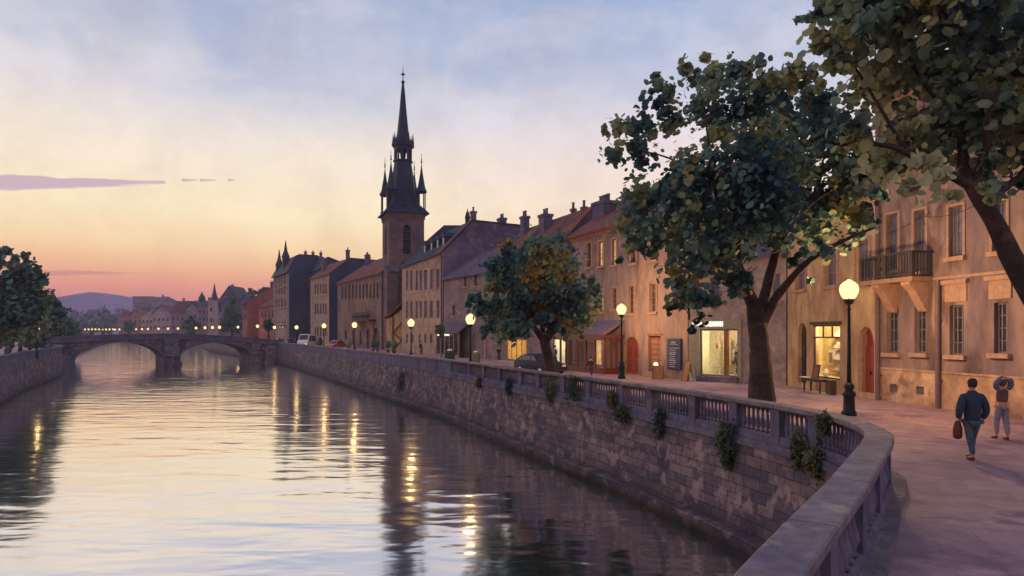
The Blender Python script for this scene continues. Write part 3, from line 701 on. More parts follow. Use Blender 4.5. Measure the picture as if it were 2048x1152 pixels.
# ---- ochre house
f=Fac('ochre_house','ochre plastered house with a lit shop window and a red arched door',(14.5,34.2),(15.15,27.05))
aw=f.add(*f.rect(1596,1613,646,766),.75); sh=f.add(*f.rect(1626,1680,650,757)); dr_=f.add(*f.rect(1716,1748,654,785),.9)
u1=f.add(*f.rect(1593,1611,511,579)); u2=f.add(*f.rect(1651,1674,491,571)); u3=f.add(*f.rect(1712,1738,480,567))
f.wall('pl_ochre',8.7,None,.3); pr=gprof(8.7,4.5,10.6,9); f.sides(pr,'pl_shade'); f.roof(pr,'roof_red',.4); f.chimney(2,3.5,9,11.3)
for w in (u1,u2,u3): f.window(w,'pane_blue','frame_tan',(2,3),True,False,.12)
mb=MB(); mb.face([(aw[0],.2,aw[2]),(aw[1],.2,aw[2]),(aw[1],.2,aw[3]),(aw[0],.2,aw[3])]); g=mb.build('arched_window','pane_dark',f.root)
mb=MB(); 
for i in range(1,5): z=aw[2]+(aw[3]-aw[2])*i/5; mb.box(aw[0],aw[1],.15,.19,z-.02,z+.02)
mb.box((aw[0]+aw[1])/2-.02,(aw[0]+aw[1])/2+.02,.145,.185,aw[2],aw[3]); mb.build('glazing_bar','iron',g)
mb=MB(); x0,x1,z0,z1=dr_[:4]; xm=(x0+x1)/2; mb.box(x0+.25,xm-.01,.2,.26,z0,z1-.9); mb.box(xm+.01,x1,.2,.26,z0,z1-.9); mb.box(x0+.25,x1,.19,.27,z1-.9+.003,z1-.82)
d_=mb.build('door','wood_red',f.root); tag(d_,'dark red double door under a round arch')
mb=MB(); mb.face([(x0,.27,z0),(x1,.27,z0),(x1,.27,z1),(x0,.27,z1)]); mb.build('fanlight','wood_red',d_)
mb=MB(); mb.box(x0,x0+.248,.02,.28,z0,z1-.3); mb.build('door_jamb','frame_tan',d_)
mb=MB(); mb.box(xm+.05,xm+.09,.14,.2,1.0,1.14); mb.build('handle','iron',d_)
x0,x1,z0,z1=sh[:4]; zt=z1-.62
mb=MB(); w=.07
for a,b,c,d in ((x0,x0+w,z0,z1),(x1-w,x1,z0,z1),(x0+w,x1-w,z1-w,z1),(x0+w,x1-w,zt,zt+w),(x0+w,x1-w,z0,z0+w)): mb.box(a,b,.05,.12,c,d)
for i in (1,2): x=x0+(x1-x0)*i/3; mb.box(x-.03,x+.03,.06,.11,zt+w+.002,z1-w-.002)
sw=mb.build('shop_window','wood_dark',f.root); mb=MB(); mb.face([(x0+.03,.09,z0+.03),(x1-.03,.09,z0+.03),(x1-.03,.09,z1-.03),(x0+.03,.09,z1-.03)]); mb.build('pane','shop_glass',sw)
mb=MB(); mb.box(x0-.12,x1+.12,-.12,-.002,z1+.02,z1+.16); mb.build('head_beam','wood_dark',sw)
f.room(sh,1.2,'room_gold',120,(1,.84,.52),1.6)
mb=MB()
for i in range(4): z=z0+.25+.55*i; mb.box(x0-.15,x0+1.1,1.05,1.4,z,z+.05)
shf=mb.build('shelf','wood_tan',f.root)
mb=MB(); rr=random.Random(4)
for i in range(4):
    z=z0+.3+.55*i; x=x0-.1
    while x<x0+.95: ww=rr.uniform(.08,.22); mb.box(x,x+ww,1.12,1.35,z+.001,z+rr.uniform(.15,.42)); x+=ww+.04
mb.build('goods','paint_white',shf)
mb=MB(); mb.box(x0-1.05,x0-.5,1.39,1.43,1.15,1.95); pc=mb.build('wall_picture','paint_white',f.root)
mb=MB(); mb.box(x0-.92,x0-.63,1.375,1.389,1.3,1.8); mb.build('drawing','wood_tan',pc)
mb=MB(); mb.lathe([(.05,0),(.12,.05),(.16,.2),(.1,.34),(.04,.4),(.06,.5)],10,(x0+.1,.6,z0)); mb.build('display_vase','paint_white',f.root)
ochre=f
# ---- grey shop house
f=Fac('grey_house','mauve grey house with a bright boutique window and lit lettering',(10.4,38.0),(14.45,34.25))
sh=f.add(*f.rect(1401,1476,659,752)); 
ws=[f.add(*f.rect(a,b,y0,y1)) for a,b,y0,y1 in ((1386,1398,560,606),(1420,1438,555,604),(1490,1506,550,602),(1545,1560,548,602))]
f.wall('pl_grey',6.9,None,.25); pr=gprof(6.9,4,8.3,8); f.sides(pr,'pl_shade'); f.roof(pr,'roof_mauve',.35)
for i,w in enumerate(ws): f.window(w,'pane_blue','frame_grey',(2,3),True,curtain='cloth_pale' if i==1 else None)
x0,x1,z0,z1=sh[:4]
mb=MB(); mb.box(x0-.7,x0-.02,-.1,-.002,0,z1+.55); mb.box(x1+.02,x1+.22,-.1,-.002,0,z1+.55); mb.box(x0-.02,x1+.02,-.1,-.002,z1+.02,z1+.55); sf=mb.build('shopfront','shopfront_paint',f.root)
mb=MB(); w=.06
for a,b,c,d in ((x0,x0+w,z0,z1),(x1-w,x1,z0,z1),(x0+w,x1-w,z1-w,z1),(x0+w,x1-w,z0,z0+w)): mb.box(a,b,.05,.12,c,d)
sw=mb.build('shop_window','frame_grey',f.root); mb=MB(); mb.face([(x0+.03,.09,z0+.03),(x1-.03,.09,z0+.03),(x1-.03,.09,z1-.03),(x0+.03,.09,z1-.03)]); mb.build('pane','shop_glass',sw)
mb=MB(); mb.box(x0-.05,x1+.1,-.35,-.102,.0,max(.18,z0-.02)); mb.build('shop_step','stone_dark',sf)
f.room(sh,2.2,'room_cream',150,(1,.88,.58),1.)
def letters(mb,x,z,h,n,y,seed,th=.03,sp=1.0):
    """small block letter strokes, the unreadable lettering of the picture"""
    rr=random.Random(seed); w=h*.62
    for i in range(n):
        s_=h*.22; k=rr.choice('EHBNLFI')
        mb.box(x,x+s_,y-th,y,z,z+h)
        if k in 'EBFL': 
            for q in {'E':(0,.39,.78),'B':(0,.39,.78),'F':(.39,.78),'L':(0,)}[k]: mb.box(x+s_,x+w,y-th+.004,y,z+h*q,z+h*q+s_)
        if k in 'HN': mb.box(x+w-s_,x+w,y-th,y,z,z+h); mb.box(x+s_,x+w-s_,y-th+.004,y,z+h*.4,z+h*.4+s_)
        if k=='B': mb.box(x+w,x+w+.01,y-th,y,z+.02,z+h-.02)
        x+=w*1.35*sp
    return x
r=f.rect(1386,1407,645,651); mb=MB(); letters(mb,r[0],r[2],r[3]-r[2],7,-.11,3,sp=.9); mb.build('sign_lettering','lit_sign',sf)
r=f.rect(1413,1441,643,654); mb=MB(); letters(mb,r[0],r[2]+.03,(r[3]-r[2])*.9,5,-.11,8,sp=.92); mb.build('sign_lettering','lit_sign',sf)
# shop contents
mb=MB(); mb.box(x0+1.0,x0+1.24,.9,1.1,z0,z1+.05); mb.build('display_column','wood_tan',f.root)
for x,zz_ in ((x0+.5,z1-.75),(x0+1.75,z1-.6)):
    mb=MB(); mb.tube([(x,1.2,z1+.08),(x,1.2,zz_)],.012,4); mb.lathe([(.04,.0),(.09,-.06),(.14,-.3),(.12,-.32)],10,(x,1.2,zz_)); mb.build('pendant_shade','clay',f.root)
mb=MB(); mb.lathe([(.12,0),(.02,.03),(.02,.7),(.13,.75),(.16,.95),(.12,1.15),(.18,1.38),(.08,1.46),(.04,1.5),(.085,1.58),(.07,1.7),(.02,1.74)],12,(x0+1.5,1.3,z0)); mb.build('mannequin','paint_white',f.root,True)
mb=MB(); mb.box(x0+.45,x0+.95,1.9,2.0,z0+.5,z1-.5); mb.box(x0+1.4,x0+1.95,1.9,2.0,z0+.5,z1-.5); mb.build('wall_panel','room_gold',f.root)
mb=MB(); mb.box(x0+.4,x0+1.0,.8,1.3,z0+.42,z0+.48)
for a in (x0+.43,x0+.95):
    for b in (.84,1.24): mb.box(a-.02,a+.02,b-.02,b+.02,z0,z0+.42)
mb.build('display_table','paint_white',f.root)
grey=f
# ---- rose corner house with cafe
f=Fac('rose_house','rosy plastered three storey house with a red tiled roof and a cafe porch',(4.6,50.3),(10.3,38.05))
Wu=[f.add(*f.rect(a,b,y0,y1)) for a,b,y0,y1 in ((1174,1183,486,534),(1197,1207,483,532),(1224,1233,478,530),(1262,1272,470,526),(1301,1313,462,520),(1343,1355,455,514))]
Wm=[f.add(*f.rect(a,b,y0,y1)) for a,b,y0,y1 in ((1170,1176,582,624),(1200,1207,580,624),(1224,1234,576,618),(1257,1269,571,627),(1300,1313,566,624),(1346,1357,570,618))]
d1=f.add(*f.rect(1250,1277,674,747),.7); d2=f.add(*f.rect(1297,1322,672,744))
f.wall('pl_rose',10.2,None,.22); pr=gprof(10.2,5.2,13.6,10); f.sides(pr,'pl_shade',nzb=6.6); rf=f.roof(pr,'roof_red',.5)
f.cornice(10.2,'sill_stone',.4,.28,True)
for i,w in enumerate(Wu): f.window(w,'lit_pane' if i in(1,2) else 'pane_dark','frame_tan',(2,3),True,False,.12)
for i,w in enumerate(Wm): f.window(w,'lit_pane' if i==1 else 'pane_dark','frame_tan',(2,4),True,False,.1)
x0,x1,z0,z1=d1[:4]; mb=MB(); xm=(x0+x1)/2; mb.box(x0,xm-.01,.15,.2,z0,z1); mb.box(xm+.01,x1,.16,.21,z0,z1); dd=mb.build('door','wood_rust',f.root); tag(dd,'rust red arched double door')
mb=MB(); 
for x in (x0+.12,xm+.1): 
    for z in (z0+.2,z0+1.1): mb.box(x,x+(x1-x0)*.33,.125,.15,z,z+.7)
mb.build('door_panel','wood_red',dd)
x0,x1,z0,z1=d2[:4]; mb=MB(); mb.box(x0,x1,.15,.2,z0,z1); dd=mb.build('door','wood_rust',f.root); tag(dd,'brown wooden door with rows of small panes')
mb=MB(); w=(x1-x0)
for i in range(6):
    for j,(a,b) in enumerate(((.14,.6),(.68,.88))):
        z=z0+.15+(z1-z0-.3)*i/6; mb.box(x0+w*a,x0+w*b,.13,.15,z,z+(z1-z0-.3)/6-.08)
mb.build('door_pane','frame_tan',dd)
mb=MB(); mb.prism([(x0-.2,-.08,z1+.1),(x1+.2,-.08,z1+.1),((x0+x1)/2,-.08,z1+.75)],(0,.075,0)); mb.build('door_hood','sill_stone',dd)
mb=MB(); mb.box(x0-.1,x1+.1,-.35,-.002,0,max(.12,z0)); mb.build('door_step','sill_stone',dd)
# chimneys on the far gable
f.chpx(1190,1228,399,2.6,11,4); f.chpx(1247,1257,392,3.8,12,1)
# cafe porch
a,b=f.uY(1153)[0]+.1,f.uY(1246)[0]; PD=1.5; zt=2.55; cafe=MB()
por=MB(); por.hexa([(a-.15,-PD-.25,zt),(b+.15,-PD-.25,zt),(b+.15,.0,zt+.95),(a-.15+.9,.0,zt+.95),(a-.15,-PD-.25,zt+.14),(b+.15,-PD-.25,zt+.14),(b+.15,.0,zt+1.1),(a-.15+.9,.0,zt+1.1)])
porch=por.build('porch_roof','awning',f.root)
mb=MB(); mb.box(a-.17,b+.17,-PD-.3,-PD-.252,zt-.28,zt+.12); mb.box(b+.155,b+.2,-PD-.25,-.01,zt-.1,zt+.1); mb.build('valance','leather',porch)
mb=MB(); nP=5
for i in range(nP+1): x=a+(b-a)*i/nP; mb.box(x-.06,x+.06,-PD,-PD+.12,.0,zt-.01)
mb.box(a,b,-PD+.02,-PD+.1,.0,.42); mb.box(a,b,-PD+.02,-PD+.1,zt-.16,zt-.02); 
for i in range(3): y=-PD+.12+(PD-.2)*(i+1)/3; mb.box(b-.06,b+.06,y-.05,y+.05,.0,zt); mb.box(a-.06,a+.06,y-.05,y+.05,0,zt)
mb.box(b-.03,b+.03,-PD+.12,0,0,.42); mb.box(a-.03,a+.03,-PD+.12,0,0,.42)
pf=mb.build('porch_frame','leather',f.root)
mb=MB(); mb.face([(a,-PD+.06,.4),(b,-PD+.06,.4),(b,-PD+.06,zt-.1),(a,-PD+.06,zt-.1)]); mb.face([(b,-PD+.06,.4),(b,-.02,.4),(b,-.02,zt-.1),(b,-PD+.06,zt-.1)]); mb.build('pane','shop_glass',pf)
mb=MB(); 
for x in (a+1.2,a+2.9): mb.lathe([(.03,0),(.03,.7),(.35,.72),(.35,.75)],10,(x,-.8,0)); 
mb.build('cafe_table','wood_dark',f.root)
mb=MB(); x=a+(b-a)*.5; mb.box(x-.35,x+.35,-.03,-.005,.5,2.3); mb.build('cafe_window','lit_pane',f.root)
light('porch_lamp',((a+b)/2,-.6,2.2),22,(1,.66,.35),.1,f.root)
rose=f
# ---- gabled house behind the round tree
f=Fac('gabled_house','tall mauve house with red roof and brick chimneys behind the round tree',(-1.3,66.8),(4.55,53.4))
s1=f.add(*f.rect(1012,1053,678,719)); s2=f.add(*f.rect(1106,1131,677,731))
ww=[f.add(*f.rect(a,b,y0,y1)) for a,b,y0,y1 in ((1010,1018,600,632),(1040,1049,596,630),(1072,1082,590,628),(1106,1118,588,628))]
ww+=[f.add(*f.rect(a,b,y0,y1)) for a,b,y0,y1 in ((1010,1018,540,570),(1040,1049,532,566),(1072,1082,524,560),(1106,1118,512,552))]
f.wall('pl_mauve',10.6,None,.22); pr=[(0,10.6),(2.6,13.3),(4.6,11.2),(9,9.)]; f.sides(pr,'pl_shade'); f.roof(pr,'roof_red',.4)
for w in ww: f.window(w,'pane_dark','frame_grey')
for w,mt,e,cc,nb in ((s1,'room_gold',85,(1,.76,.36),4),(s2,'room_cream',55,(.92,.95,.8),2)):
    x0,x1,z0,z1=w[:4]; mb=MB(); mb.box(x0,x0+.08,.05,.12,z0,z1); mb.box(x1-.08,x1,.05,.12,z0,z1); mb.box(x0+.08,x1-.08,.05,.12,z1-.08,z1)
    for i in range(1,nb): x=x0+(x1-x0)*i/nb; mb.box(x-.05,x+.05,.06,.11,z0,z1-.08)
    sw=mb.build('shop_window','wood_tan' if nb==4 else 'frame_grey',f.root); q=MB(); q.face([(x0,.1,z0),(x1,.1,z0),(x1,.1,z1),(x0,.1,z1)]); q.build('pane','shop_glass',sw); f.room(w,1.8,mt,e,cc)
x0,x1,z0,z1=s2[:4]; mb=MB(); mb.box(x1+.15,x1+.9,-.12,-.003,.05,1.55); mb.lathe([(.37,0),(.37,.1),(.3,.35),(.02,.42)],12,(x1+.52,-.07,1.55),0,1,.12); mb.build('blue_panel','paint_blue',f.root)
f.chpx(1043,1056,429,2.0,10.5); f.chpx(1081,1101,425,1.6,10.8); f.chpx(1143,1150,413,2.6,12.5,1,'pl_brick'); f.chpx(1164,1172,409,2.6,12.5,1,'pl_brick')
gab=f
# ---- low grey house with porch
f=Fac('low_house','low grey mauve house with a steep side gable and glass porch',(-8.2,78.2),(-1.5,67.2))
ww=[f.add(*f.rect(a,b,y0,y1)) for a,b,y0,y1 in ((928,933,553,573),(948,955,548,572),(905,910,610,632),(960,968,600,630))]
f.wall('pl_mauve',9.2,None,.2); pr=gprof(9.2,4.2,12.4,9.); f.sides(pr,'pl_shade'); f.roof(pr,'roof_mauve',.35)
for w in ww: f.window(w,'pane_dark','frame_grey',(2,2))
a,b=f.uY(893)[0],f.uY(938)[0]; por=MB(); por.hexa([(a-.2,-1.5,2.7),(b+.3,-1.5,2.7),(b+.3,0,3.9),(a+.6,0,3.9),(a-.2,-1.5,2.82),(b+.3,-1.5,2.82),(b+.3,0,4.02),(a+.6,0,4.02)]); pp=por.build('porch_roof','roof_mauve',f.root)
mb=MB()
for i in range(6): x=a+(b-a)*i/5; mb.box(x-.07,x+.07,-1.35,-1.2,0,2.7)
mb.box(a,b,-1.32,-1.22,0,.3); mb.build('porch_frame','frame_tan',f.root)
mb=MB(); mb.face([(a,-1.26,.3),(b,-1.26,.3),(b,-1.26,2.68),(a,-1.26,2.68)]); mb.build('pane','pane_dark',f.root)
mb=MB(); mb.box(a+.5,a+(b-a)*.62,-1.44,-1.36,2.42,2.62); mb.build('tube_lamp','lit_tube',f.root)
u,_=f.uY(971); mb=MB(); mb.box(u-.15,u+.15,-.1,-.002,0,3.3); mb.build('pilaster','sill_stone',f.root)
low=f
# ---- long pale house beside the church
f=Fac('long_house','pale long house with tall narrow windows and a dark slate roof by the church',(-16.3,96.4),(-8.35,78.4))
rows=[(540,580,((812,816),(821,825),(831,836),(839,844),(848,854),(860,866),(873,879))),(602,636,((812,816),(821,825),(831,836),(839,844),(848,854),(860,866),(873,879))),(667,686,((812,816),(823,827),(837,841),(848,853),(860,865),(872,877)))]
ops=[]
for i,(y0,y1,xs_) in enumerate(rows):
    for a,b in xs_:
        k=(845-a)*.06*(1 if i<1 else .4); ops.append(f.add(*f.rect(a,b,y0+k,y1+k*.6),.5 if i==2 else .0))
f.wall('pl_cream',12.5,None,.2); pr=[(0,12.5),(3.9,16.5),(11,16.3),(12.6,14.8),(13,12)]; f.sides(pr,'pl_shade'); f.roof(pr,'roof_slate',.4)
mb=MB(); d=Vector((3.9,4.0)).normalized(); n_=Vector((-d.y,d.x))
A=Vector((0,12.5))-d*.42+n_*.19; B=Vector((3.9,16.5))+n_*.19; mb.hexa([(f.L-2.4,A.x,A.y),(f.L+.2,A.x,A.y),(f.L+.2,B.x,B.y),(f.L-.9,B.x,B.y)]+[(f.L-2.4,A.x,A.y+.1),(f.L+.2,A.x,A.y+.1),(f.L+.2,B.x,B.y+.1),(f.L-.9,B.x,B.y+.1)]); mb.build('tile_verge','roof_red',f.rf)
for w in ops: f.window(w,'pane_blue','frame_grey',(2,2),False,fw=.05)
f.cornice(12.45,'sill_stone',.3,.25); f.band(8.2,.12,.06); f.band(3.6,.12,.06)
f.chimney(f.L-1,4.3,16,17.9,.6,.6,'pl_shade',1); f.chimney(f.L-2.5,8.8,16,17.6,1.2,.8,'pl_shade',2); f.pipe(f.L-.25,0,12.3,.09)
longh=f
for px in (836,849,861,872):
    u_=f.uY(px)[0]; v=1.0; z=13.55; mb=MB(); mb.box(u_-.5,u_+.5,v,v+1.9,z-.1,z+1.25); mb.prism([(u_-.62,v-.12,z+1.252),(u_+.62,v-.12,z+1.252),(u_,v-.12,z+1.8)],(0,2.3,0)); dm=mb.build('dormer','roof_slate',f.rf)
    mb=MB(); mb.box(u_-.3,u_+.3,v-.06,v-.003,z+.1,z+1.1); mb.build('dormer_window','pane_blue',dm)
# ---- church: nave and tower
nv=empty('church_nave',(xat(806,104),104,0),0,'church nave with a steep dark slate roof behind the long house','church')
Lx=xat(1030,104)-xat(806,104); e,rg=zat(527,104),zat(438,104); hx=xat(880,104)-xat(806,104)
mb=MB(); mb.box(0.1,Lx-.1,.1,11.9,0,e); mb.build('wall','pl_shade',nv)
mb=MB(); A=[(-.3,-.3,e),(Lx,-.3,e),(Lx,12.3,e),(-.3,12.3,e)]; R1=(hx,6,rg);R2=(Lx,6,rg)
mb.face([A[0],A[1],R2,R1]); mb.face([A[1],A[2],R2]); mb.face([A[2],A[3],R1,R2]); mb.face([A[3],A[0],R1]); mb.face(A[::-1]); rf=mb.build('roof','roof_slate',nv)
x=xat(930,104)-xat(806,104); mb=MB(); mb.lathe([(.42,rg-.3),(.4,rg+1.1),(.5,rg+1.2),(.42,rg+1.5),(.3,rg+2.),(.1,rg+2.4),(.05,rg+2.8)],8,(x,6,0)); mb.build('ridge_turret','spire_lead',rf)
TY=104.; TZ=zat(426,TY); h=2.83
tr=empty('church_tower',(xat(806,TY+2.8),TY+2.8,0),R(22),'tall brick church tower with corner pinnacles and a needle spire','church tower')
import math as _m
mb=MB()
fw_=.55; zo0,zo1=zat(507,TY),zat(449,TY)
def twall(mb,h,z0,z1,op):
    for k in range(4):
        a=PI/2*k; c_,s_=_m.cos(a),_m.sin(a)
        def T(x,z,y=-h): return (x*c_-y*s_,x*s_+y*c_,z)
        us=[-h,-op[0],op[0],h]; zs=[z0,op[1],op[2],z1]
        for i in range(3):
            for j in range(3):
                if i==1 and j==1: continue
                mb.face([T(us[i],zs[j]),T(us[i+1],zs[j]),T(us[i+1],zs[j+1]),T(us[i],zs[j+1])])
        w=op[0]; A=[(-w*_m.cos(PI*q/8),op[2]-1.0+1.0*(_m.sin(PI*q/8))**.8) for q in range(9)]
        mb.face([T(-w,op[2])]+[T(x,z) for x,z in A[:5]]); mb.face([T(w,op[2])]+[T(x,z) for x,z in A[4:]][::-1])
        mb.face([T(-w,op[1]),T(-w,op[2]),T(-w,op[2],-h+.5),T(-w,op[1],-h+.5)]); mb.face([T(w,op[1]),T(w,op[1],-h+.5),T(w,op[2],-h+.5),T(w,op[2])]); mb.face([T(-w,op[1]),T(-w,op[1],-h+.5),T(w,op[1],-h+.5),T(w,op[1])])
twall(mb,h,0,TZ,(.62,zo0,zo1)); mb.build('wall','pl_brick',tr)
mb=MB()
for k in range(4):
    a=PI/2*k; c_,s_=_m.cos(a),_m.sin(a)
    for i in range(7):
        z=zo0+(zo1-zo0)*(i+.5)/7; P=[(-.6,-h+.3),(.6,-h+.3),(.6,-h+.5),(-.6,-h+.5)]
        mb.hexa([(x*c_-y*s_,x*s_+y*c_,z-.18) for x,y in P]+[(x*c_-y*s_,x*s_+y*c_,z+.1) for x,y in P])
    P=[(-.65,-h+.52),(.65,-h+.52),(.65,-h+.56),(-.65,-h+.56)]; mb.hexa([(x*c_-y*s_,x*s_+y*c_,zo0) for x,y in P]+[(x*c_-y*s_,x*s_+y*c_,zo1) for x,y in P])
mb.build('belfry_louvre','spire_lead',tr)
mb=MB(); mb.box(-h-.12,h+.12,-h-.12,h+.12,TZ-.9,TZ-.7)
for k in range(11):
    x=-h+.2+(2*h-.4)*k/10
    for s_ in (-1,1): mb.box(x-.14,x+.14,s_*(h+.1)-.09,s_*(h+.1)+.09,TZ-.69,TZ-.3); mb.box(s_*(h+.1)-.091,s_*(h+.1)+.091,x-.14,x+.14,TZ-.69,TZ-.3)
mb.box(-h-.22,h+.22,-h-.22,h+.22,TZ-.299,TZ); mb.build('cornice','pl_brick',tr)
def Z(py): return zat(py,TY+2.8)
mb=MB(); s2=_m.sqrt(2)
def ring4(mb,p): # square frustum stack
    for (r0,z0),(r1,z1) in zip(p[:-1],p[1:]):
        mb.hexa([(-r0,-r0,z0),(r0,-r0,z0),(r0,r0,z0),(-r0,r0,z0),(-r1,-r1,z1),(r1,-r1,z1),(r1,r1,z1),(-r1,r1,z1)])
ring4(mb,[(h+.75,TZ+.002),(h+.6,TZ+.25),(h-.25,TZ+1.2),(h-.5,TZ+1.5)])
mb.lathe([(2.7,TZ+1.2),(2.15,Z(385)),(1.8,Z(355)),(1.4,Z(325)),(1.65,Z(325)+.02),(1.65,Z(322))],8)
mb.build('spire_skirt','spire_lead',tr)
for k in range(4): 
    mb=MB(); a=PI/2*k; c_,s_=_m.cos(a),_m.sin(a); P=[(-.5,-2.65),(.5,-2.65),(.5,-1.5),(-.5,-1.5)]; mb.hexa([(x*c_-y*s_,x*s_+y*c_,TZ+1.3) for x,y in P]+[(x*c_-y*s_,x*s_+y*c_,TZ+3.2) for x,y in P])
    Q=[(-.6,-2.7,TZ+3.203),(.6,-2.7,TZ+3.203),(0,-2.7,TZ+4.6)]; mb.prism([(x*c_-y*s_,x*s_+y*c_,z) for x,y,z in Q],(-1.5*s_,1.5*c_,0))
    mb.build('lucarne','spire_lead',tr)
mb=MB()
for k in range(8):
    a=PI/4*k+PI/8; mb.lathe([(.16,Z(322)),(.16,Z(302))],6,(1.32*_m.cos(a),1.32*_m.sin(a),0))
mb.lathe([(.35,Z(322)),(.55,Z(302))],8)
mb.build('lantern_column','spire_lead',tr)
mb=MB(); mb.lathe([(1.5,Z(302)),(1.55,Z(296)),(1.85,Z(294)),(1.9,Z(290)),(1.45,Z(284)),(1.15,Z(276)),(.98,Z(268)),(.62,Z(225)),(.34,Z(185)),(.17,Z(167)),(.34,Z(165)),(.2,Z(162)),(.07,Z(160)),(.07,Z(151)),(.36,Z(149)),(.08,Z(146)),(.05,Z(142)),(.03,Z(132))],8); mb.build('spire','spire_lead',tr)
mb=MB()
for k in range(8): a=PI/4*k+PI/8; mb.lathe([(.22,Z(292)),(.2,Z(285)),(.03,Z(268))],5,(1.62*_m.cos(a),1.62*_m.sin(a),0))
mb.build('small_pinnacle','spire_lead',tr)
pn=MB()
for a in range(4): pn.lathe([(.1,.0),(.1,2.6)],5,(.48*(1 if a in(0,1) else -1),.48*(1 if a in(0,2) else -1),0))
pn.lathe([(.75,2.6),(.95,2.8),(.6,3.6),(.25,5.6),(.07,7.0),(.05,7.4),(.16,7.6),(.05,7.8),(.12,8.0),(.04,8.2),(.03,9.)],8)
pn.lathe([(.8,-.3),(.7,0)],8)
for k,(sx,sy) in enumerate(((-1,-1),(1,-1),(1,1),(-1,1))):
    o=pn.build('pinnacle','spire_lead',tr); o.location=(sx*(h-.35),sy*(h-.35),TZ+.9)
mb=MB(); mb.box(-h-.5,-h+1.2,-h-.9,-h-.003,0,zat(546,TY)); mb.box(h-1.2,h+.4,-h-.9,-h-.003,0,zat(560,TY)); mb.prism([(-h-.7,-h-1.1,zat(546,TY)),(-h+1.4,-h-1.1,zat(546,TY)),(-h+1.4,-h-.004,zat(534,TY)),(-h-.7,-h-.004,zat(534,TY))],(0,0,.2)); mb.build('buttress','pl_brick',tr)
# annex with raking timber stair roof
an=empty('annex',(xat(773,98.5),98.5,0),R(-8),'small orange lit annex with a steep lean-to roof between tower and long house','annex'); Lx=xat(806,98.5)-xat(773,98.5)
mb=MB(); mb.prism([(0,0,0),(Lx,0,0),(Lx,0,zat(618,98.5)),(Lx*.35,0,zat(634,98.5)),(0,0,zat(638,98.5))],(0,4,0)); mb.build('wall','pl_ochre',an)
mb=MB(); z0=zat(638,98.5); z1=zat(606,98.5); mb.prism([(-.3,-.3,z0),(Lx*.3,-.3,z0+.6),(Lx+.1,-.3,z1),(Lx+.1,-.3,z1+.35),(Lx*.25,-.3,z0+1.),(-.3,-.3,z0+.25)],(0,4.3,0)); mb.build('roof','roof_red',an)
mb=MB(); mb.bar((Lx*.45,-.15,.3),(Lx*.95,-.15,1.6),.08); mb.bar((Lx*.95,-.15,1.6),(Lx*.45,-.15,2.8),.08); mb.bar((Lx*.42,-.15,0),(Lx*.42,-.15,5.2),.1); mb.bar((Lx*.45,-.15,2.8),(Lx*.98,-.15,4.3),.08); mb.build('timber_brace','wood_dark',an)
# ---- brick house with balcony left of the tower
f=Fac('brick_house','brown house with a row of narrow windows and an iron balcony left of the tower',(-35.3,131.5),(-21.6,107.6))
ops=[f.add(*f.rect(a,a+4,568+ (763-a)*.08-3,596+(763-a)*.03)) for a in range(683,760,7)]
gd=[f.add(*f.rect(a,b,y0,y1),.9) for a,b,y0,y1 in ((733,739,658,697),(746,758,656,700))]
g2=[f.add(*f.rect(a,b,660,690)) for a,b in ((690,694),(704,708),(719,724))]
f.wall('pl_tan',12.7,None,.3); pr=[(0,12.7),(6.5,17.2),(13,12.7)]; f.sides(pr,'pl_shade'); f.roof(pr,'roof_red',.5)
for w in ops+g2: f.window(w,'pane_dark','frame_grey',(1,2),False,fw=.05)
for w in gd: mb=MB(); mb.face([(w[0],.28,w[2]),(w[1],.28,w[2]),(w[1],.28,w[3]),(w[0],.28,w[3])]); mb.build('arched_door','wood_dark',f.root)
f.cornice(12.65,'sill_stone',.3,.25); f.chimney(4,5,15.5,18,.9,.9,'pl_shade',1); f.chimney(16,6,15.5,18,1.6,.8,'pl_shade',2)
a,b=f.uY(719)[0],f.uY(752)[0]; z=zat(643,118); mb=MB(); mb.box(a,b,-1.3,0,z,z+.2); bb=mb.build('balcony','frame_dark',f.root)
mb=MB(); 
for i in range(14): x=a+(b-a)*i/13; mb.box(x-.05,x+.05,-1.3,-1.2,z+.2,z+1.5); mb.lathe([(.14,z+.6),(.2,z+.8),(.14,z+1.)],5,(x,-1.25,0))
mb.box(a,b,-1.32,-1.18,z+1.5,z+1.6); mb.build('railing','iron_bal',bb)
for x in (a+2.2,b-1.2): mb=MB(); mb.prism([(x-.2,0,z-.01),(x-.2,-1.2,z-.01),(x-.2,0,z-2.4)],(.4,0,0)); mb.build('bracket','sill_stone',bb)
# ---- tan house
f=Fac('tan_house','warm tan town house with string courses and a blue grey side wall',(-46.6,150.3),(-38.6,137.2))
ops=[f.add(*f.rect(a,a+3.2,y0,y1)) for y0,y1 in ((568,588),(607,629),(654,673)) for a in (629,634,639.5,645,650)]
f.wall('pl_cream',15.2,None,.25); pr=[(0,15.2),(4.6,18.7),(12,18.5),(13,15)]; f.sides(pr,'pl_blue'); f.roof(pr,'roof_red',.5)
for w in ops: f.window(w,'pane_dark','frame_grey',(1,2),False,fw=.08)
f.band(10.8,.2,.12); f.band(5.3,.2,.12); f.cornice(15.1,'sill_stone',.4,.3); f.chimney(f.L-1,4.3,18.3,20.6,.7,.7,'pl_shade',1); f.chimney(f.L-2,9,18.3,20,1.6,.7,'pl_shade',2); f.chimney(4,2.,16,19,1.6,.8,'pl_brick',2)
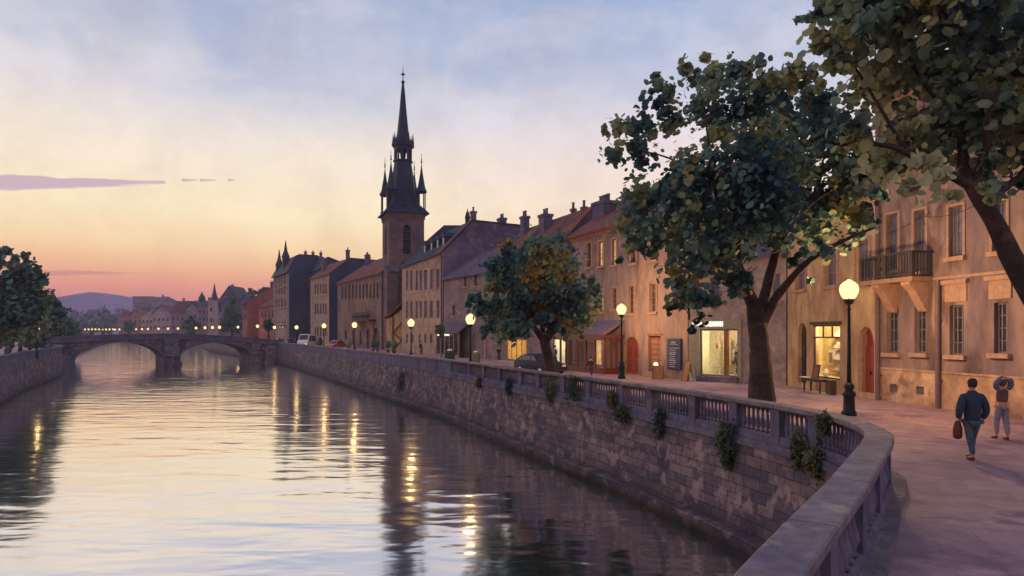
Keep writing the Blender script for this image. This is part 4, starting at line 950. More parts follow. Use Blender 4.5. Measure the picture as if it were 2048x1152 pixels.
# ---- tall slate house with spirelets
f=Fac('slate_house','tall four storey house with spirelets and a big dark blue side wall',(-69.8,190.),(-59.,172.))
ops=[f.add(*f.rect(a,a+3,y0,y1)) for y0,y1 in ((546,567),(571,588),(598,618),(643,656)) for a in (551.5,557,562.5,568.5)]
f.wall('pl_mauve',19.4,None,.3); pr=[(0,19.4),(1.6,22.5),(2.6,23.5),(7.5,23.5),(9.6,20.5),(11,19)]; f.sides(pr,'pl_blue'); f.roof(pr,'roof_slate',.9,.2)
for w in ops: f.window(w,'pane_dark','frame_grey',(1,2),False,fw=.1)
f.band(15.2,.25,.15); f.band(9.6,.25,.15); f.band(5,.3,.3)
for u,zb in ((4.,20.5),(12.5,22.)):
    mb=MB(); mb.lathe([(1.,zb-1),(1.,zb+1.5),(1.2,zb+1.6),(.5,zb+3.4),(.08,zb+6.2)],6,(u,.9,0)); mb.build('turret','spire_lead',f.rf)
for v in (4.5,6.5,8.6): f.chimney(f.L-1,v,22,24.6,.6,.6,'pl_shade',1)
f=Fac('back_house','dark slate roofed house with stacked chimneys seen over the tan house',(xat(612,178),178),(xat(640,165),165))
pr=[(0,19),(2,22),(5,21)]; f.wall('pl_blue',19); f.sides(pr,'pl_blue'); f.roof(pr,'roof_slate'); f.chimney(6,2.5,21,23.,2.2,1,'pl_shade',2)
# ---- red houses
f=Fac('red_house','tall red gabled house with a pink side wall at the bridge end',(-97.,234.),(-87.2,214.))
ops=[f.add(*f.rect(a,a+2.2,y0,y1)) for y0,y1 in ((608,620),(628,640)) for a in (487,491.5)]
f.wall('pl_red',12.8,None,.3); pr=[(0,12.8),(8,18.2),(16,12.8)]; f.sides(pr,'pl_red'); f.roof(pr,'roof_red',.6)
for w in ops: f.window(w,'pane_dark','frame_dark',(1,1),False)
f.chimney(f.L-3,8,17,20,1,1,'pl_shade',1)
f=Fac('red_house','small brick red house with a low tiled roof behind the little tree',(xat(517,212),212),(xat(551,196),196))
ops=[f.add(*f.rect(a,a+3,y0,y1)) for y0,y1 in ((622,634),) for a in (523,530,537,544)]
f.wall('pl_red',zat(612,204),None,.3); e=zat(612,204); pr=[(0,e),(4.5,e+3.),(9,e)]; f.sides(pr,'pl_red'); f.roof(pr,'roof_red',.6)
for w in ops: f.window(w,'pane_dark','frame_dark',(1,1),False)
# ---- the far town
def house(name,label,px0,px1,ye,yr,D,wm,rm,kind='side',win=(3,2),depth=12,group='houses of the far town',lit=0):
    x0,x1=xat(px0,D),xat(px1,D); w=x1-x0; e=zat(ye,D); r=zat(yr,D); root=empty(name,(x0,D,0),R(random.Random(px0).uniform(-8,8)),label,'house',group)
    mb=MB()
    if kind=='gable': mb.prism([(0,0,0),(w,0,0),(w,0,e),(w/2,0,r),(0,0,e)],(0,depth,0))
    else: mb.box(0,w,0,depth,0,e); mb.face([(0,0,e),(0,depth,e),(0,depth/2,r)])
    mb.build('wall',wm,root); mb=MB(); o=.4
    if kind=='gable':
        s_=(r-e)/(w/2)
        mb.hexa([(-o,-o,e-s_*o),(w/2,-o,r),(w/2,depth,r),(-o,depth,e-s_*o),(-o,-o,e-s_*o+.5),(w/2,-o,r+.5),(w/2,depth,r+.5),(-o,depth,e-s_*o+.5)])
        mb.hexa([(w/2,-o,r),(w+o,-o,e-s_*o),(w+o,depth,e-s_*o),(w/2,depth,r),(w/2,-o,r+.5),(w+o,-o,e-s_*o+.5),(w+o,depth,e-s_*o+.5),(w/2,depth,r+.5)])
    elif kind=='hip': mb.face([(-o,-o,e),(w+o,-o,e),(w*.72,depth/2,r),(w*.28,depth/2,r)]); mb.face([(w+o,-o,e),(w+o,depth,e),(w*.72,depth/2,r)]); mb.face([(-o,depth,e),(-o,-o,e),(w*.28,depth/2,r)]); mb.face([(w+o,depth,e),(-o,depth,e),(w*.28,depth/2,r),(w*.72,depth/2,r)])
    elif kind=='flat': mb.box(-o,w+o,-o,depth+o,e+.01,e+.6)
    else: mb.prism([(-o,-o,e-.3),(-o,depth/2,r),(-o,depth+o,e-.3)],(w+2*o,0,0))
    rf=mb.build('roof',rm,root)
    if kind!='flat': mb=MB(); mb.box(w*.3,w*.3+1,depth*.45,depth*.45+1,e,r+1.6); mb.build('chimney',wm,rf)
    nx,nz_=win
    for i in range(nx):
        for j in range(nz_):
            x=w*(i+.5)/nx; z=3.5+(e-4.5)*(j+.3)/max(nz_,1); mb=MB(); mb.box(x-.5,x+.5,-.12,-.003,z,z+1.6); mb.build('window','lit_pane' if lit and (i+j)%3==0 else 'pane_dark',root)
    return root
H=house
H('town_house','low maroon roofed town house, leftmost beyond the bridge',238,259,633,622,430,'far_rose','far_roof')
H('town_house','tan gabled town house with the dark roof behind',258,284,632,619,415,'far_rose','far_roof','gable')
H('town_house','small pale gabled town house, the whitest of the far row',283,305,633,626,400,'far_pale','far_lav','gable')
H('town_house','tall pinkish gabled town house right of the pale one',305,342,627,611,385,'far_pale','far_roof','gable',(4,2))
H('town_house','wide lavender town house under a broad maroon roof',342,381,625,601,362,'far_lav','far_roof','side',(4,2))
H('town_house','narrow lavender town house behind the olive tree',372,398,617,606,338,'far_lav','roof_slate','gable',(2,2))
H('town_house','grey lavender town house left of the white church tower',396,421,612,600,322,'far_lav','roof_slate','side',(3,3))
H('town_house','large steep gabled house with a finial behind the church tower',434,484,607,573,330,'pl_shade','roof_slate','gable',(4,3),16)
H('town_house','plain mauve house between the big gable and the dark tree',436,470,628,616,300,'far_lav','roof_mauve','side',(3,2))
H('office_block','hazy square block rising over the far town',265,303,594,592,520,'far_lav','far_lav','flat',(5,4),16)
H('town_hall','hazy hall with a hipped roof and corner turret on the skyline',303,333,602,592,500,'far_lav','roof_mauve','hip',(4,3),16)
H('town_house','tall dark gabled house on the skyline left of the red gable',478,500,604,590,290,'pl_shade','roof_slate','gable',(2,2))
# far church
D=318.; cr=empty('far_church',(xat(426,D),D,0),0,'small white church tower with a dark pointed spire in the far town','church'); w=(xat(433,D)-xat(419,D))/2
mb=MB(); mb.box(-w,w,-w,w,0,zat(600,D)); mb.build('wall','far_pale',cr); mb=MB(); mb.lathe([(w*1.45,zat(600,D)+.01),(w*.9,zat(594,D)),(w*.45,zat(583,D)),(.1,zat(566,D))],4,(w*.4,0,0)); mb.build('spire','spire_lead',cr)
mb=MB(); 
for z in (8,13): mb.box(-.5,.5,-w-.1,-w-.003,z,z+1.8)
mb.build('window','pane_dark',cr)
D=340.; cr=empty('dome_tower',(xat(404,D),D,0),0,'round tower with a pointed dark dome in the far town','tower'); w=(xat(410.5,D)-xat(397.5,D))/2
mb=MB(); mb.lathe([(w*.85,0),(w*.85,zat(603,D))],10); mb.build('wall','pl_shade',cr,True); mb=MB(); mb.lathe([(w*.95,zat(603,D)),(w*1.05,zat(599,D)),(w*.9,zat(594,D)),(w*.35,zat(588.5,D)),(.1,zat(583,D))],12); mb.build('dome','spire_lead',cr,True)
# ---------------------------------------------------------------- street lamps
def lamp(D,px,label,hz=4.15,e=0,real=True,gs=1.,base=0,group='street lamps along the quay'):
    x=xat(px,D); r=empty('street_lamp',(x,D,base),0,label,'street lamp',group); s=hz-base-.42
    mb=MB(); mb.lathe([(.24,0),(.24,.12),(.19,.16),(.17,.62),(.21,.68),(.21,.76),(.12,.84),(.16,.92),(.17,1.0),(.09,1.1)],12); mb.build('base','iron',r,True)
    mb=MB(); mb.lathe([(.075,1.0),(.06,2.),(.045,s-.25),(.07,s-.22),(.045,s-.16),(.05,s-.05)],10); mb.build('shaft','iron',r,True)
    mb=MB(); mb.lathe([(.05,s-.06),(.09,s),(.16,s+.1),(.17,s+.14)],12)
    for k in range(6): a=PI/3*k; mb.tube([(.08*math.cos(a),.08*math.sin(a),s-.05),(.17*math.cos(a),.17*math.sin(a),s+.03),(.18*math.cos(a),.18*math.sin(a),s+.16)],.013,4)
    mb.build('collar','iron',r)
    mb=MB(); g=gs; mb.lathe([(v*g*1.0,s+.12+z*g) for v,z in [(.16,0),(.22,.08),(.285,.22),(.305,.34),(.28,.47),(.2,.57),(.1,.63),(.04,.68)]],16); mb.build('globe','globe_glass' if real else 'globe_far',r,True)
    if real: light('lamp_bulb',(0,0,s+.42),e*2.1,(1,.65,.31),.22,r)
    return r
lamp(22,1698,'nearest street lamp, black post with a big glowing onion globe before the ochre house',4.22,1250)
lamp(39.5,1243,'black street lamp with a glowing globe before the cafe porch',4.18,900)
lamp(40.5,941,'black street lamp left of the round tree, by the low grey house',3.6,300)
lamp(56,822,'street lamp in front of the pale long house',3.6,480)
lamp(76,709,'street lamp by the brown house with the iron balcony',3.65,560)
lamp(90,648,'street lamp between the white van and the red car',3.7,560)
lamp(110,593,'street lamp before the dark blue side wall',3.65,560)
lamp(131,549,'street lamp at the corner of the tall slate house',3.8,500)
lamp(178,515,'street lamp beside the little dark tree at the bridge end',4.4,600,gs=1.3)
lamp(205,476,'street lamp before the red gabled house',4.4,420,gs=1.2)
lamp(70,73,'street lamp under the trees on the left bank',3.05,260)
for i,(px,D) in enumerate(((439,225),(425,236),(410,248),(392,262),(372,280),(356,292),(336,305),(317,318),(296,332),(284,345),(272,356),(250,372),(239,384),(230,396))):
    lamp(D,px,'small distant street lamp glowing along the far quay beyond the bridge',4.4,0,False,1.6,group='distant lamps beyond the bridge')
for i,px in enumerate((226,219,212,205,198,191,184,177,170)):
    lamp(425,px,'tiny warm lamp in the row of lights across the far river bend',4.6,0,False,1.7,group='row of lights across the river bend')
for px,D in ((146,300),(128,260)): lamp(D,px,'tiny lamp shining in front of the misty trees left of the bridge',3.4,0,False,1.8,group='lamps before the misty trees')
for px,D,y in ((88,96,684),(84,93,688)):
    r=empty('lantern',(xat(px,D),D,0),0,'small lit lantern on the wall end at the left bridgehead','lantern','lanterns at the bridgehead'); mb=MB(); mb.lathe([(.1,0),(.08,1.),(.15,1.05)],6); mb.build('post','iron',r); mb=MB(); mb.lathe([(.16,1.06),(.24,1.25),(.2,1.5),(.05,1.6)],8); mb.build('globe','globe_far',r)
# ---------------------------------------------------------------- trees
def crown_mesh(blobs,D,leaf,n,seed,thick=1.0,stray=.12,sides=6,zfix=None,flat=.9):
    """blobs: (px,py,r_px) at distance D, with depth about their own size. Discs fill each clump's shell."""
    rr=random.Random(seed); mb=MB(); V=mb.v; Fc=mb.f
    tot=sum(b[2]**2 for b in blobs); cxm=sum(b[0]*b[2] for b in blobs)/sum(b[2] for b in blobs)
    ext=max(abs(b[0]-cxm) for b in blobs)*D/F*.75*thick
    sub=[]
    for b in blobs:
        px,py,r=b[:3]; r=r*D/F; c=at(px,py,D)
        f=1-min(1,abs(px-cxm)*D/F/(ext/.75+1e-3))**2
        c.y+= (b[3] if len(b)>3 else rr.uniform(-1,1))*ext*max(.25,math.sqrt(f))
        c.x*= c.y/D; c.z=CZ+(c.z-CZ)*c.y/D
        k=max(1,int(n*(b[2]**2)/tot)); cl=max(4,int(k/26)); subs=[]
        for i in range(cl):
            d=Vector((rr.gauss(0,1),rr.gauss(0,1),rr.gauss(0,1))).normalized()*r*(rr.random()**.45)*.82; subs.append((c+d,r*rr.uniform(.22,.42)))
        for i in range(k):
            q,sr=subs[rr.randrange(cl)]
            d=Vector((rr.gauss(0,1),rr.gauss(0,1),rr.gauss(0,1))).normalized()
            if rr.random()<stray: p=c+d*r*rr.uniform(.95,1.28)
            else: p=q+d*sr*rr.random()**.4
            s_=leaf*rr.uniform(.55,1.25); nrm=(d*.6+Vector((rr.gauss(0,.6),rr.gauss(0,.6)-.35,rr.gauss(0,.6)+.3))).normalized()
            a=nrm.orthogonal().normalized(); e=nrm.cross(a); ph=rr.random()*6.28; b0=len(V); el=rr.uniform(.6,.95)
            for j in range(sides):
                t_=ph+2*PI*j/sides; w=s_*(1+rr.uniform(-.14,.14)); V.append(tuple(p+a*(math.cos(t_)*w)+e*(math.sin(t_)*w*el)))
            Fc.append(tuple(range(b0,b0+sides))); mb.uv.append(None); mb.mi.append(0)
    return mb
def limb(mb,pts,D,rad,seed=0,dy=None):
    P=[]
    for i,p in enumerate(pts):
        Yd=D+(dy[i] if dy else 0); P.append(at(p[0],p[1],Yd))
    Q=catmull(P,5); k=len(Q); r=[]
    for i in range(k):
        f=i/(k-1)*(len(rad)-1); j=min(int(f),len(rad)-2); r.append(rad[j]+(rad[j+1]-rad[j])*(f-j))
    rr=random.Random(seed); Q=[q+Vector((rr.uniform(-.12,.12),rr.uniform(-.12,.12),0))*min(r[i],.06)*2 if 0<i<k-1 else q for i,q in enumerate(Q)]
    mb.tube(Q,r,9)
def tree(name,label,cat,base,crown,leafm,limbs,bark='bark',group=None):
    root=empty(name,base,0,label,cat,group); inv=Matrix.Translation(-Vector(base))
    def sh(mb): mb.v=[tuple(Vector(v)-Vector(base)) for v in mb.v]; return mb
    if limbs: sh(limbs).build('trunk',bark,root,True)
    sh(crown).build('crown',leafm,root); return root
# large near tree, top right
D=10.3; lb=MB(); bx=xat(2330,D)
limb(lb,[(2330,1029),(2260,880),(2150,715),(2048,560),(1985,440),(1938,365)],D,[.32,.25,.21,.17,.13,.11],1)
limb(lb,[(1942,372),(1900,350),(1840,320),(1790,295),(1720,285),(1680,292)],D,[.085,.065,.05,.035,.02],2,[0,-.1,-.2,-.4,-.5,-.6])
limb(lb,[(1938,368),(1926,320),(1922,250),(1945,150),(1985,60)],D,[.10,.07,.05,.03],3,[0,.1,.2,.3,.4])
limb(lb,[(1948,375),(1968,300),(1975,230),(2000,170)],D,[.08,.06,.04,.03],4,[0,-.2,-.5,-.7])
limb(lb,[(1975,420),(2010,375),(2060,340),(2120,300)],D,[.08,.06,.05,.04],5,[0,.2,.5,.8])
limb(lb,[(1810,300),(1760,215),(1700,120),(1650,60)],D,[.03,.025,.02,.012],6,[-.3,-.2,0,.1])
limb(lb,[(1925,260),(1850,170),(1800,80),(1760,0)],D,[.04,.03,.02,.015],7,[.2,.1,0,0])
bl=[(1655,20,42),(1700,55,70),(1650,85,38),(1690,120,45),(1770,40,85),(1860,20,95),(1960,30,100),(2060,40,110),(1740,180,62),(1790,130,60),(1700,240,34),(1840,150,95),(1930,140,100),(2020,140,100),(2080,200,90),(1800,290,66),(1860,270,80),(1940,240,90),(2030,280,70),(1760,330,50),(1850,350,42),(1820,380,20),(1960,330,40),(2060,370,45),(1690,300,22),(1720,285,30),(1600,40,12),(1640,170,12),(1900,390,14),(1870,-60,120),(2000,-70,130),(2120,100,120),(2130,260,90),(1990,385,26),(1740,-30,80)]
tree('tree','large leaning tree reaching in from the upper right corner','tree',(bx,D,0),crown_mesh(bl,D,.088,15500,11,.9,.12,6),'leaf_olive',lb)
# big double tree in front of the shops
D=20.6; lb=MB()
limb(lb,[(1524,812),(1522,760),(1520,700),(1514,640),(1508,605)],D,[.46,.37,.31,.29,.24],1)
limb(lb,[(1520,690),(1520,640),(1538,560),(1560,480),(1592,370),(1610,280)],D,[.2,.2,.17,.13,.08,.04],2,[0,0,.2,.4,.6,.8])
limb(lb,[(1524,650),(1560,585),(1620,520),(1690,480),(1750,455)],D,[.17,.13,.09,.06,.03],3,[0,-.3,-.6,-.9,-1.1])
limb(lb,[(1508,610),(1485,560),(1468,500),(1450,440),(1420,400),(1380,372),(1330,390),(1280,440)],D,[.22,.18,.14,.1,.07,.05,.03,.02],4,[0,-.1,-.3,-.5,-.7,-.9,-1,-1.1])
limb(lb,[(1478,520),(1470,430),(1462,330),(1500,220),(1520,150)],D,[.11,.08,.05,.03,.02],5,[-.3,-.5,-.6,-.4,0])
limb(lb,[(1450,445),(1425,360),(1415,270),(1400,180)],D,[.07,.05,.03,.015],6,[-.5,-.6,-.7,-.7])
limb(lb,[(1560,480),(1620,410),(1680,370),(1740,340)],D,[.08,.05,.04,.02],7,[.4,.5,.6,.8])
limb(lb,[(1420,400),(1380,340),(1320,310),(1260,300)],D,[.05,.035,.025,.015],8,[-.7,-.9,-1.,-1.])
bl=[(1232,262,26),(1225,310,28),(1262,250,34),(1275,310,36),(1300,270,36),(1330,190,34),(1310,170,20),(1350,240,42),(1395,140,34),(1435,150,40),(1415,200,50),(1480,150,36),(1540,150,40),(1590,150,36),(1625,180,40),(1500,210,60),(1570,220,60),(1640,240,60),(1450,270,60),(1520,300,80),(1600,310,80),(1680,300,60),(1700,350,60),(1745,400,30),(1360,330,30),(1400,360,60),(1330,380,52),(1280,400,44),(1262,440,40),(1300,470,44),(1350,440,60),(1420,420,75),(1500,390,85),(1590,390,75),(1660,400,60),(1700,430,40),(1440,500,55),(1390,520,45),(1360,560,40),(1400,590,34),(1350,610,22),(1490,470,50),(1560,450,50),(1620,460,40),(1460,560,36),(1340,500,26),(1260,490,20),(1710,470,16),(1400,640,14),(1385,655,9),(1745,445,18),(1590,520,16),(1620,560,8),(1500,560,14),(1240,520,9),(1375,130,14),(1210,260,10),(1430,600,16),(1650,505,18),(1688,492,14),(1612,505,16),(1575,470,24),(1640,470,30)]
tree('tree','broad double crowned tree with a forked trunk before the boutique','tree',(xat(1524,D),D,0),crown_mesh(bl,D,.115,19000,23,.8,.12,6),'leaf_big',lb)
# round tree
D=36; lb=MB()
limb(lb,[(1104,772),(1100,735),(1093,700),(1088,678)],D,[.46,.34,.29,.27],1)
limb(lb,[(1088,682),(1068,655),(1048,620),(1020,570)],D,[.2,.15,.09,.04],2,[0,-.2,-.4,-.8]); limb(lb,[(1088,680),(1084,640),(1080,580),(1090,520)],D,[.18,.12,.07,.04],3,[0,.3,.3,.3])
limb(lb,[(1092,682),(1112,655),(1126,610),(1142,590),(1160,600)],D,[.2,.14,.07,.04,.02],4,[0,-.8,-1.6,-2,-2.2]); limb(lb,[(1106,660),(1100,620),(1110,580)],D,[.1,.06,.03],5,[-.5,-1,-1.6])
bl=[(1065,492,34),(1020,500,28),(1110,500,34),(1000,530,34),(1045,530,46),(1095,530,46),(1140,520,30),(1020,570,46),(1070,575,50),(1120,570,42),(1150,560,30),(985,570,28),(1000,620,40),(1050,620,44),(1100,615,44),(1150,610,40),(1180,590,26),(1188,560,14),(955,595,18),(940,590,10),(965,620,24),(980,650,22),(1010,660,24),(1040,655,26),(1130,650,32),(1165,640,26),(1195,615,14),(1090,650,20),(1025,675,12),(968,672,9),(1000,680,10),(1165,665,12),(935,608,7)]
tree('tree','round bushy tree behind the balustrade over the parked dark car','tree',(xat(1104,D),D,0),crown_mesh(bl,D,.14,12500,31,.85,.08,6),'leaf_mid',lb)
# left bank trees
D=66; lb=MB(); limb(lb,[(8,722),(18,700),(28,672),(40,640),(48,600)],D,[.3,.25,.2,.14,.06],1); limb(lb,[(22,685),(10,640),(-10,600)],D,[.14,.1,.05],2)
bl=[(8,512,20),(30,530,26),(-20,530,30),(-60,560,50),(10,570,40),(50,560,34),(45,520,18),(70,570,24),(85,550,10),(70,536,10),(90,585,10),(0,620,46),(50,620,40),(30,660,34),(70,640,30),(-40,620,50),(90,610,18),(10,690,16),(-30,670,40),(60,680,16),(-80,610,40)]
tree('tree','big dark tree at the left edge of the picture on the far bank','tree',(xat(8,D),D,0),crown_mesh(bl,D,.27,8000,41,.7,.08,6),'leaf_left',lb,group='trees on the left bank')
for k,(bl,D,lbl,tx) in enumerate((([(92,600,20),(100,625,24),(88,650,26),(60,655,30),(80,680,20),(108,610,12),(70,620,24)],84,'grey green tree behind the big dark tree on the left bank',42),([(118,640,20),(112,662,22),(130,655,16),(124,620,14),(138,668,12),(105,640,16)],112,'pale misty tree at the left bridgehead',118),([(146,648,9),(148,664,10),(152,676,8)],150,'dark slim tree just beyond the left bridgehead',148))):
    lb=MB(); limb(lb,[(tx-4,665+2.8/D*F),(tx,690),(tx+4,670)],D,[.25,.2,.12],1); tree('tree',lbl,'tree',(xat(tx,D),D,0),crown_mesh(bl,D,.3,3200,50+k,.7,.06,6),'leaf_left' if k!=1 else 'leaf_far',lb,group='trees on the left bank')
for tx in (60,):
    D=74; lb=MB(); limb(lb,[(tx-2,714),(tx,690),(tx-4,660)],D,[.22,.18,.1],1); tree('tree','slim trunked tree between the two left bank trees','tree',(xat(tx,D),D,0),crown_mesh([(50,650,22),(66,662,18),(56,636,20)],D,.28,1600,57,.7,.06,6),'leaf_left',lb,group='trees on the left bank')
def round_tree(bl,D,lbl,lm,tx,seed,n=1500,leaf=.35,grp=None):
    lb=MB(); by=HY+CZ/D*F; top=min(b[1] for b in bl); limb(lb,[(tx,by),(tx,(by+top)/2+4),(tx+1,(by+top)/2-2)],D,[.02*D/10,.015*D/10,.008*D/10],1)
    tree('tree',lbl,'tree',(xat(tx,D),D,0),crown_mesh(bl,D,leaf,n,seed,.8,.05,6),lm,lb,group=grp)
round_tree([(537,645,8),(531,650,6),(541,653,7),(535,656,7)],172,'little dark round tree beside the red houses at the bridge end','leaf_mid',537,61,1300,.32)
round_tree([(462,620,18),(470,640,16),(455,645,14),(464,600,12),(450,660,8),(474,658,12)],250,'dark tall tree left of the red gabled house','leaf_far',464,62,2200,.6)
round_tree([(382,644,13),(372,650,11),(393,650,10),(384,658,12)],268,'olive green round tree in front of the far houses','leaf_mid',382,63,1500,.5)
round_tree([(259,650,9),(254,656,8),(264,657,6)],350,'small round tree at the foot of the far town houses','leaf_far',258,64,700,.6)
round_tree([(500,582,7),(510,585,6),(518,586,8),(528,584,9),(538,582,8),(524,590,9),(507,594,8)],262,'dark clump of trees on the rise behind the red gabled house','leaf_left',516,65,1500,.6)
gr='hazy round trees along the far bank'
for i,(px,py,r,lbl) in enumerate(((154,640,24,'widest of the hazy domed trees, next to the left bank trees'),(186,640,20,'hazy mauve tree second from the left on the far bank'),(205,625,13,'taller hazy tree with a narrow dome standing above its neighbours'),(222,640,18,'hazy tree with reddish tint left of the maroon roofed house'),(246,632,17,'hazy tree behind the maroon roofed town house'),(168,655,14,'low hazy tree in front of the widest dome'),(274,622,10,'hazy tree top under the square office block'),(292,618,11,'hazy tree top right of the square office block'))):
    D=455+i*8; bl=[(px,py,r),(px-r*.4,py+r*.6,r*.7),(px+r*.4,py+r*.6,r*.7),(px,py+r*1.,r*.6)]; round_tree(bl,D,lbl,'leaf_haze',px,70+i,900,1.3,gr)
# hedge row under the far trees
for i,(px,lbl) in enumerate(((182,'low dark bush above the row of lights, the left one'),(208,'low dark bush above the row of lights, the right one'))): round_tree([(px,654,8),(px-9,657,6),(px+9,657,6)],428,lbl,'leaf_far',px,90+i,500,.9,'bushes above the row of lights')
# topiary
r=empty('topiary_tree',(xat(883,70),70,0),0,'small lollipop shaped topiary tree before the long house corner','topiary'); mb=MB(); mb.tube([(0,0,0),(0,0,2.4)],.05,6); mb.build('trunk','bark',r)
c=crown_mesh([(881,657,11),(883,668,6)],70,.13,900,95,.9,.02,6); c.v=[tuple(Vector(v)-Vector(r.location)) for v in c.v]; c.build('crown','leaf_left',r)
# far shrubs on the quay
for px,D,s_,lbl in ((639,112,.85,'dark round clipped shrub left of the red car'),(696,101,.75,'dark egg shaped shrub left of the balcony house lamp'),(788,88,.7,'dark round shrub below the church tower'),(746,92,.55,'left of two small clipped shrubs under the iron balcony'),(755,92,.5,'right of two small clipped shrubs under the iron balcony'),(776,90,.55,'small yellowish shrub beside the annex')):
    r=empty('clipped_shrub',(xat(px,D),D,0),0,lbl,'shrub','clipped shrubs in tubs along the quay'); mb=MB(); mb.lathe([(.3*s_,0),(.4*s_,.45)],8); mb.build('tub','wood_dark',r)
    mb=MB(); rr=random.Random(px)
    c=Vector((0,0,1.05+.2*s_))
    for i in range(500):
        d=Vector((rr.gauss(0,1),rr.gauss(0,1),rr.gauss(0,1))).normalized(); p=c+Vector((d.x*s_*.62,d.y*s_*.62,d.z*s_*.95))*rr.uniform(.8,1.02); a=d.orthogonal().normalized()*.13; e=d.cross(a).normalized()*.11
        mb.face([p+a,p+e,p-a,p-e])
    mb.build('foliage','leaf_left',r)
# hanging plants on the quay wall
def ivy(px,py0,py1,wpx,seed,lbl,mt='leaf_ivy',n=460,leaf=.055):
    rr=random.Random(seed); r_=onpath(px) or (Vector((-8.6,52.5)),Vector((-.44,.9))); c,d=r_; nn=Vector((d.y,-d.x)); D=c.y; zt=zat(py0,D); zb=zat(py1,D); hw=wpx/2*D/F/max(.35,abs(d.x-px*0)) if False else wpx/2*D/F*1.25
    hw=wpx/2*D/F/ max(.5,abs(d.x*(1)-((px-CX)/F)*d.y)); base=c-nn*.14; root=empty('hanging_plant',(base.x,base.y,zt),0,lbl,'plant','plants hanging down the quay wall'); mb=MB(); st=MB()
    K_=rr.randint(6,8)
    for k in range(K_):
        u=rr.uniform(-.6,.6)*hw; L=(zt-zb)*rr.uniform(.55,1.); P=[]
        for j in range(6):
            f=j/5; z=-L*f; u2=u+rr.uniform(-.25,.25)*hw*f; P.append(Vector((d.x*u2-nn.x*(.06+.12*math.sin(f*3)-.1*z*.0),d.y*u2-nn.y*(.06+.12*math.sin(f*3)),z)))
        st.tube(P,.012,4)
        for i in range(n//K_):
            f=rr.random()**.8*4.99; j=int(f); p=P[j]+(P[j+1]-P[j])*(f-j); sp=.25*hw*(1-.12*j)
            q=p+Vector((d.x,d.y,0))*rr.gauss(0,sp*.8)-Vector((nn.x,nn.y,0))*(abs(rr.gauss(0,.07))+ (zt-0+p.z<0)*max(0,(-(zt+p.z))*.09))+Vector((0,0,rr.gauss(0,.09)))
            nrm=Vector((-nn.x+rr.gauss(0,.5),-nn.y+rr.gauss(0,.5),.5+rr.gauss(0,.4))).normalized(); a=nrm.orthogonal().normalized(); e=nrm.cross(a); ph=rr.random()*6; s_=leaf*rr.uniform(.6,1.3)
            mb.face([tuple(q+(a*math.cos(ph+t_)+e*math.sin(ph+t_))*s_*w) for t_,w in ((0,1),(1.1,.6),(2.2,.85),(3.3,.55),(4.2,.9),(5.2,.6))])
    st.build('stem','bark',root); mb.build('leaves',mt,root)
for a in ((1112,757,812,24,1,'trailing olive plant, left of the pair under the round tree'),(1158,752,816,34,2,'bushiest olive plant spilling over the balustrade below the small figure'),(1238,786,812,14,3,'thin yellowish plant on the baluster left of the near lamp'),(1258,814,842,34,4,'small plant with rusty leaves below the street lamp by the cafe'),(1338,818,882,30,5,'plant with dark green top and brown tip on the middle of the wall'),(1472,850,905,44,6,'dark green ivy clump low on the wall below the big tree'),(1478,900,935,16,7,'thin dark ivy tail hanging below the dark green clump'),(1618,868,955,24,8,'fern like plant hanging below the curve of the balustrade'),(1655,900,960,34,9,'dark green plant closest to the near parapet'),(1028,758,790,14,10,'small dark plant on the wall left of the tree'),(968,756,775,10,11,'tiny mustard plant on the wall below the street lamp by the low house'),(851,745,790,26,12,'small weed on the far part of the wall'),(1675,835,862,24,13,'dark sprig growing between the balusters near the bend')):
    ivy(*a)
# ---------------------------------------------------------------- people
def skin(name,pts,edges,mat,par,sub=2,root=0):
    """pts: (x,y,z,rx[,ry]) joined by edges, grown with a Skin modifier"""
    me=bpy.data.meshes.new(name); me.from_pydata([p[:3] for p in pts],edges,[]); o=bpy.data.objects.new(name,me); COL.objects.link(o); o.parent=par
    me.materials.append(M[mat])
    o.modifiers.new('skin','SKIN'); 
    if not me.skin_vertices: me.attributes
    for i,p in enumerate(pts):
        sv=me.skin_vertices[0].data[i]; sv.radius=(p[3],p[4] if len(p)>4 else p[3]); sv.use_root=(i==root)
    o.modifiers['skin'].use_smooth_shade=True
    if sub: s_=o.modifiers.new('sub','SUBSURF'); s_.levels=sub; s_.render_levels=sub
    return o
def mk_skin(name,pts,edges,mat,par,sub=2,root=0):
    # skin layer has to exist before the modifier evaluates
    me=bpy.data.meshes.new(name); bm=bmesh.new(); lay=bm.verts.layers.skin.verify(); vs=[]
    for i,p in enumerate(pts):
        v=bm.verts.new(p[:3]); v[lay].radius=(p[3],p[4] if len(p)>4 else p[3]); v[lay].use_root=(i==root); vs.append(v)
    for a,b in edges: bm.edges.new((vs[a],vs[b]))
    bm.to_mesh(me); bm.free(); me.materials.append(M[mat]); o=bpy.data.objects.new(name,me); COL.objects.link(o); o.parent=par
    k=o.modifiers.new('skin','SKIN'); k.use_smooth_shade=True; k.branch_smoothing=.3
    s_=o.modifiers.new('sub','SUBSURF'); s_.levels=sub; s_.render_levels=sub
    return o
def chain(*ix): return [(a,b) for a,b in zip(ix[:-1],ix[1:])]
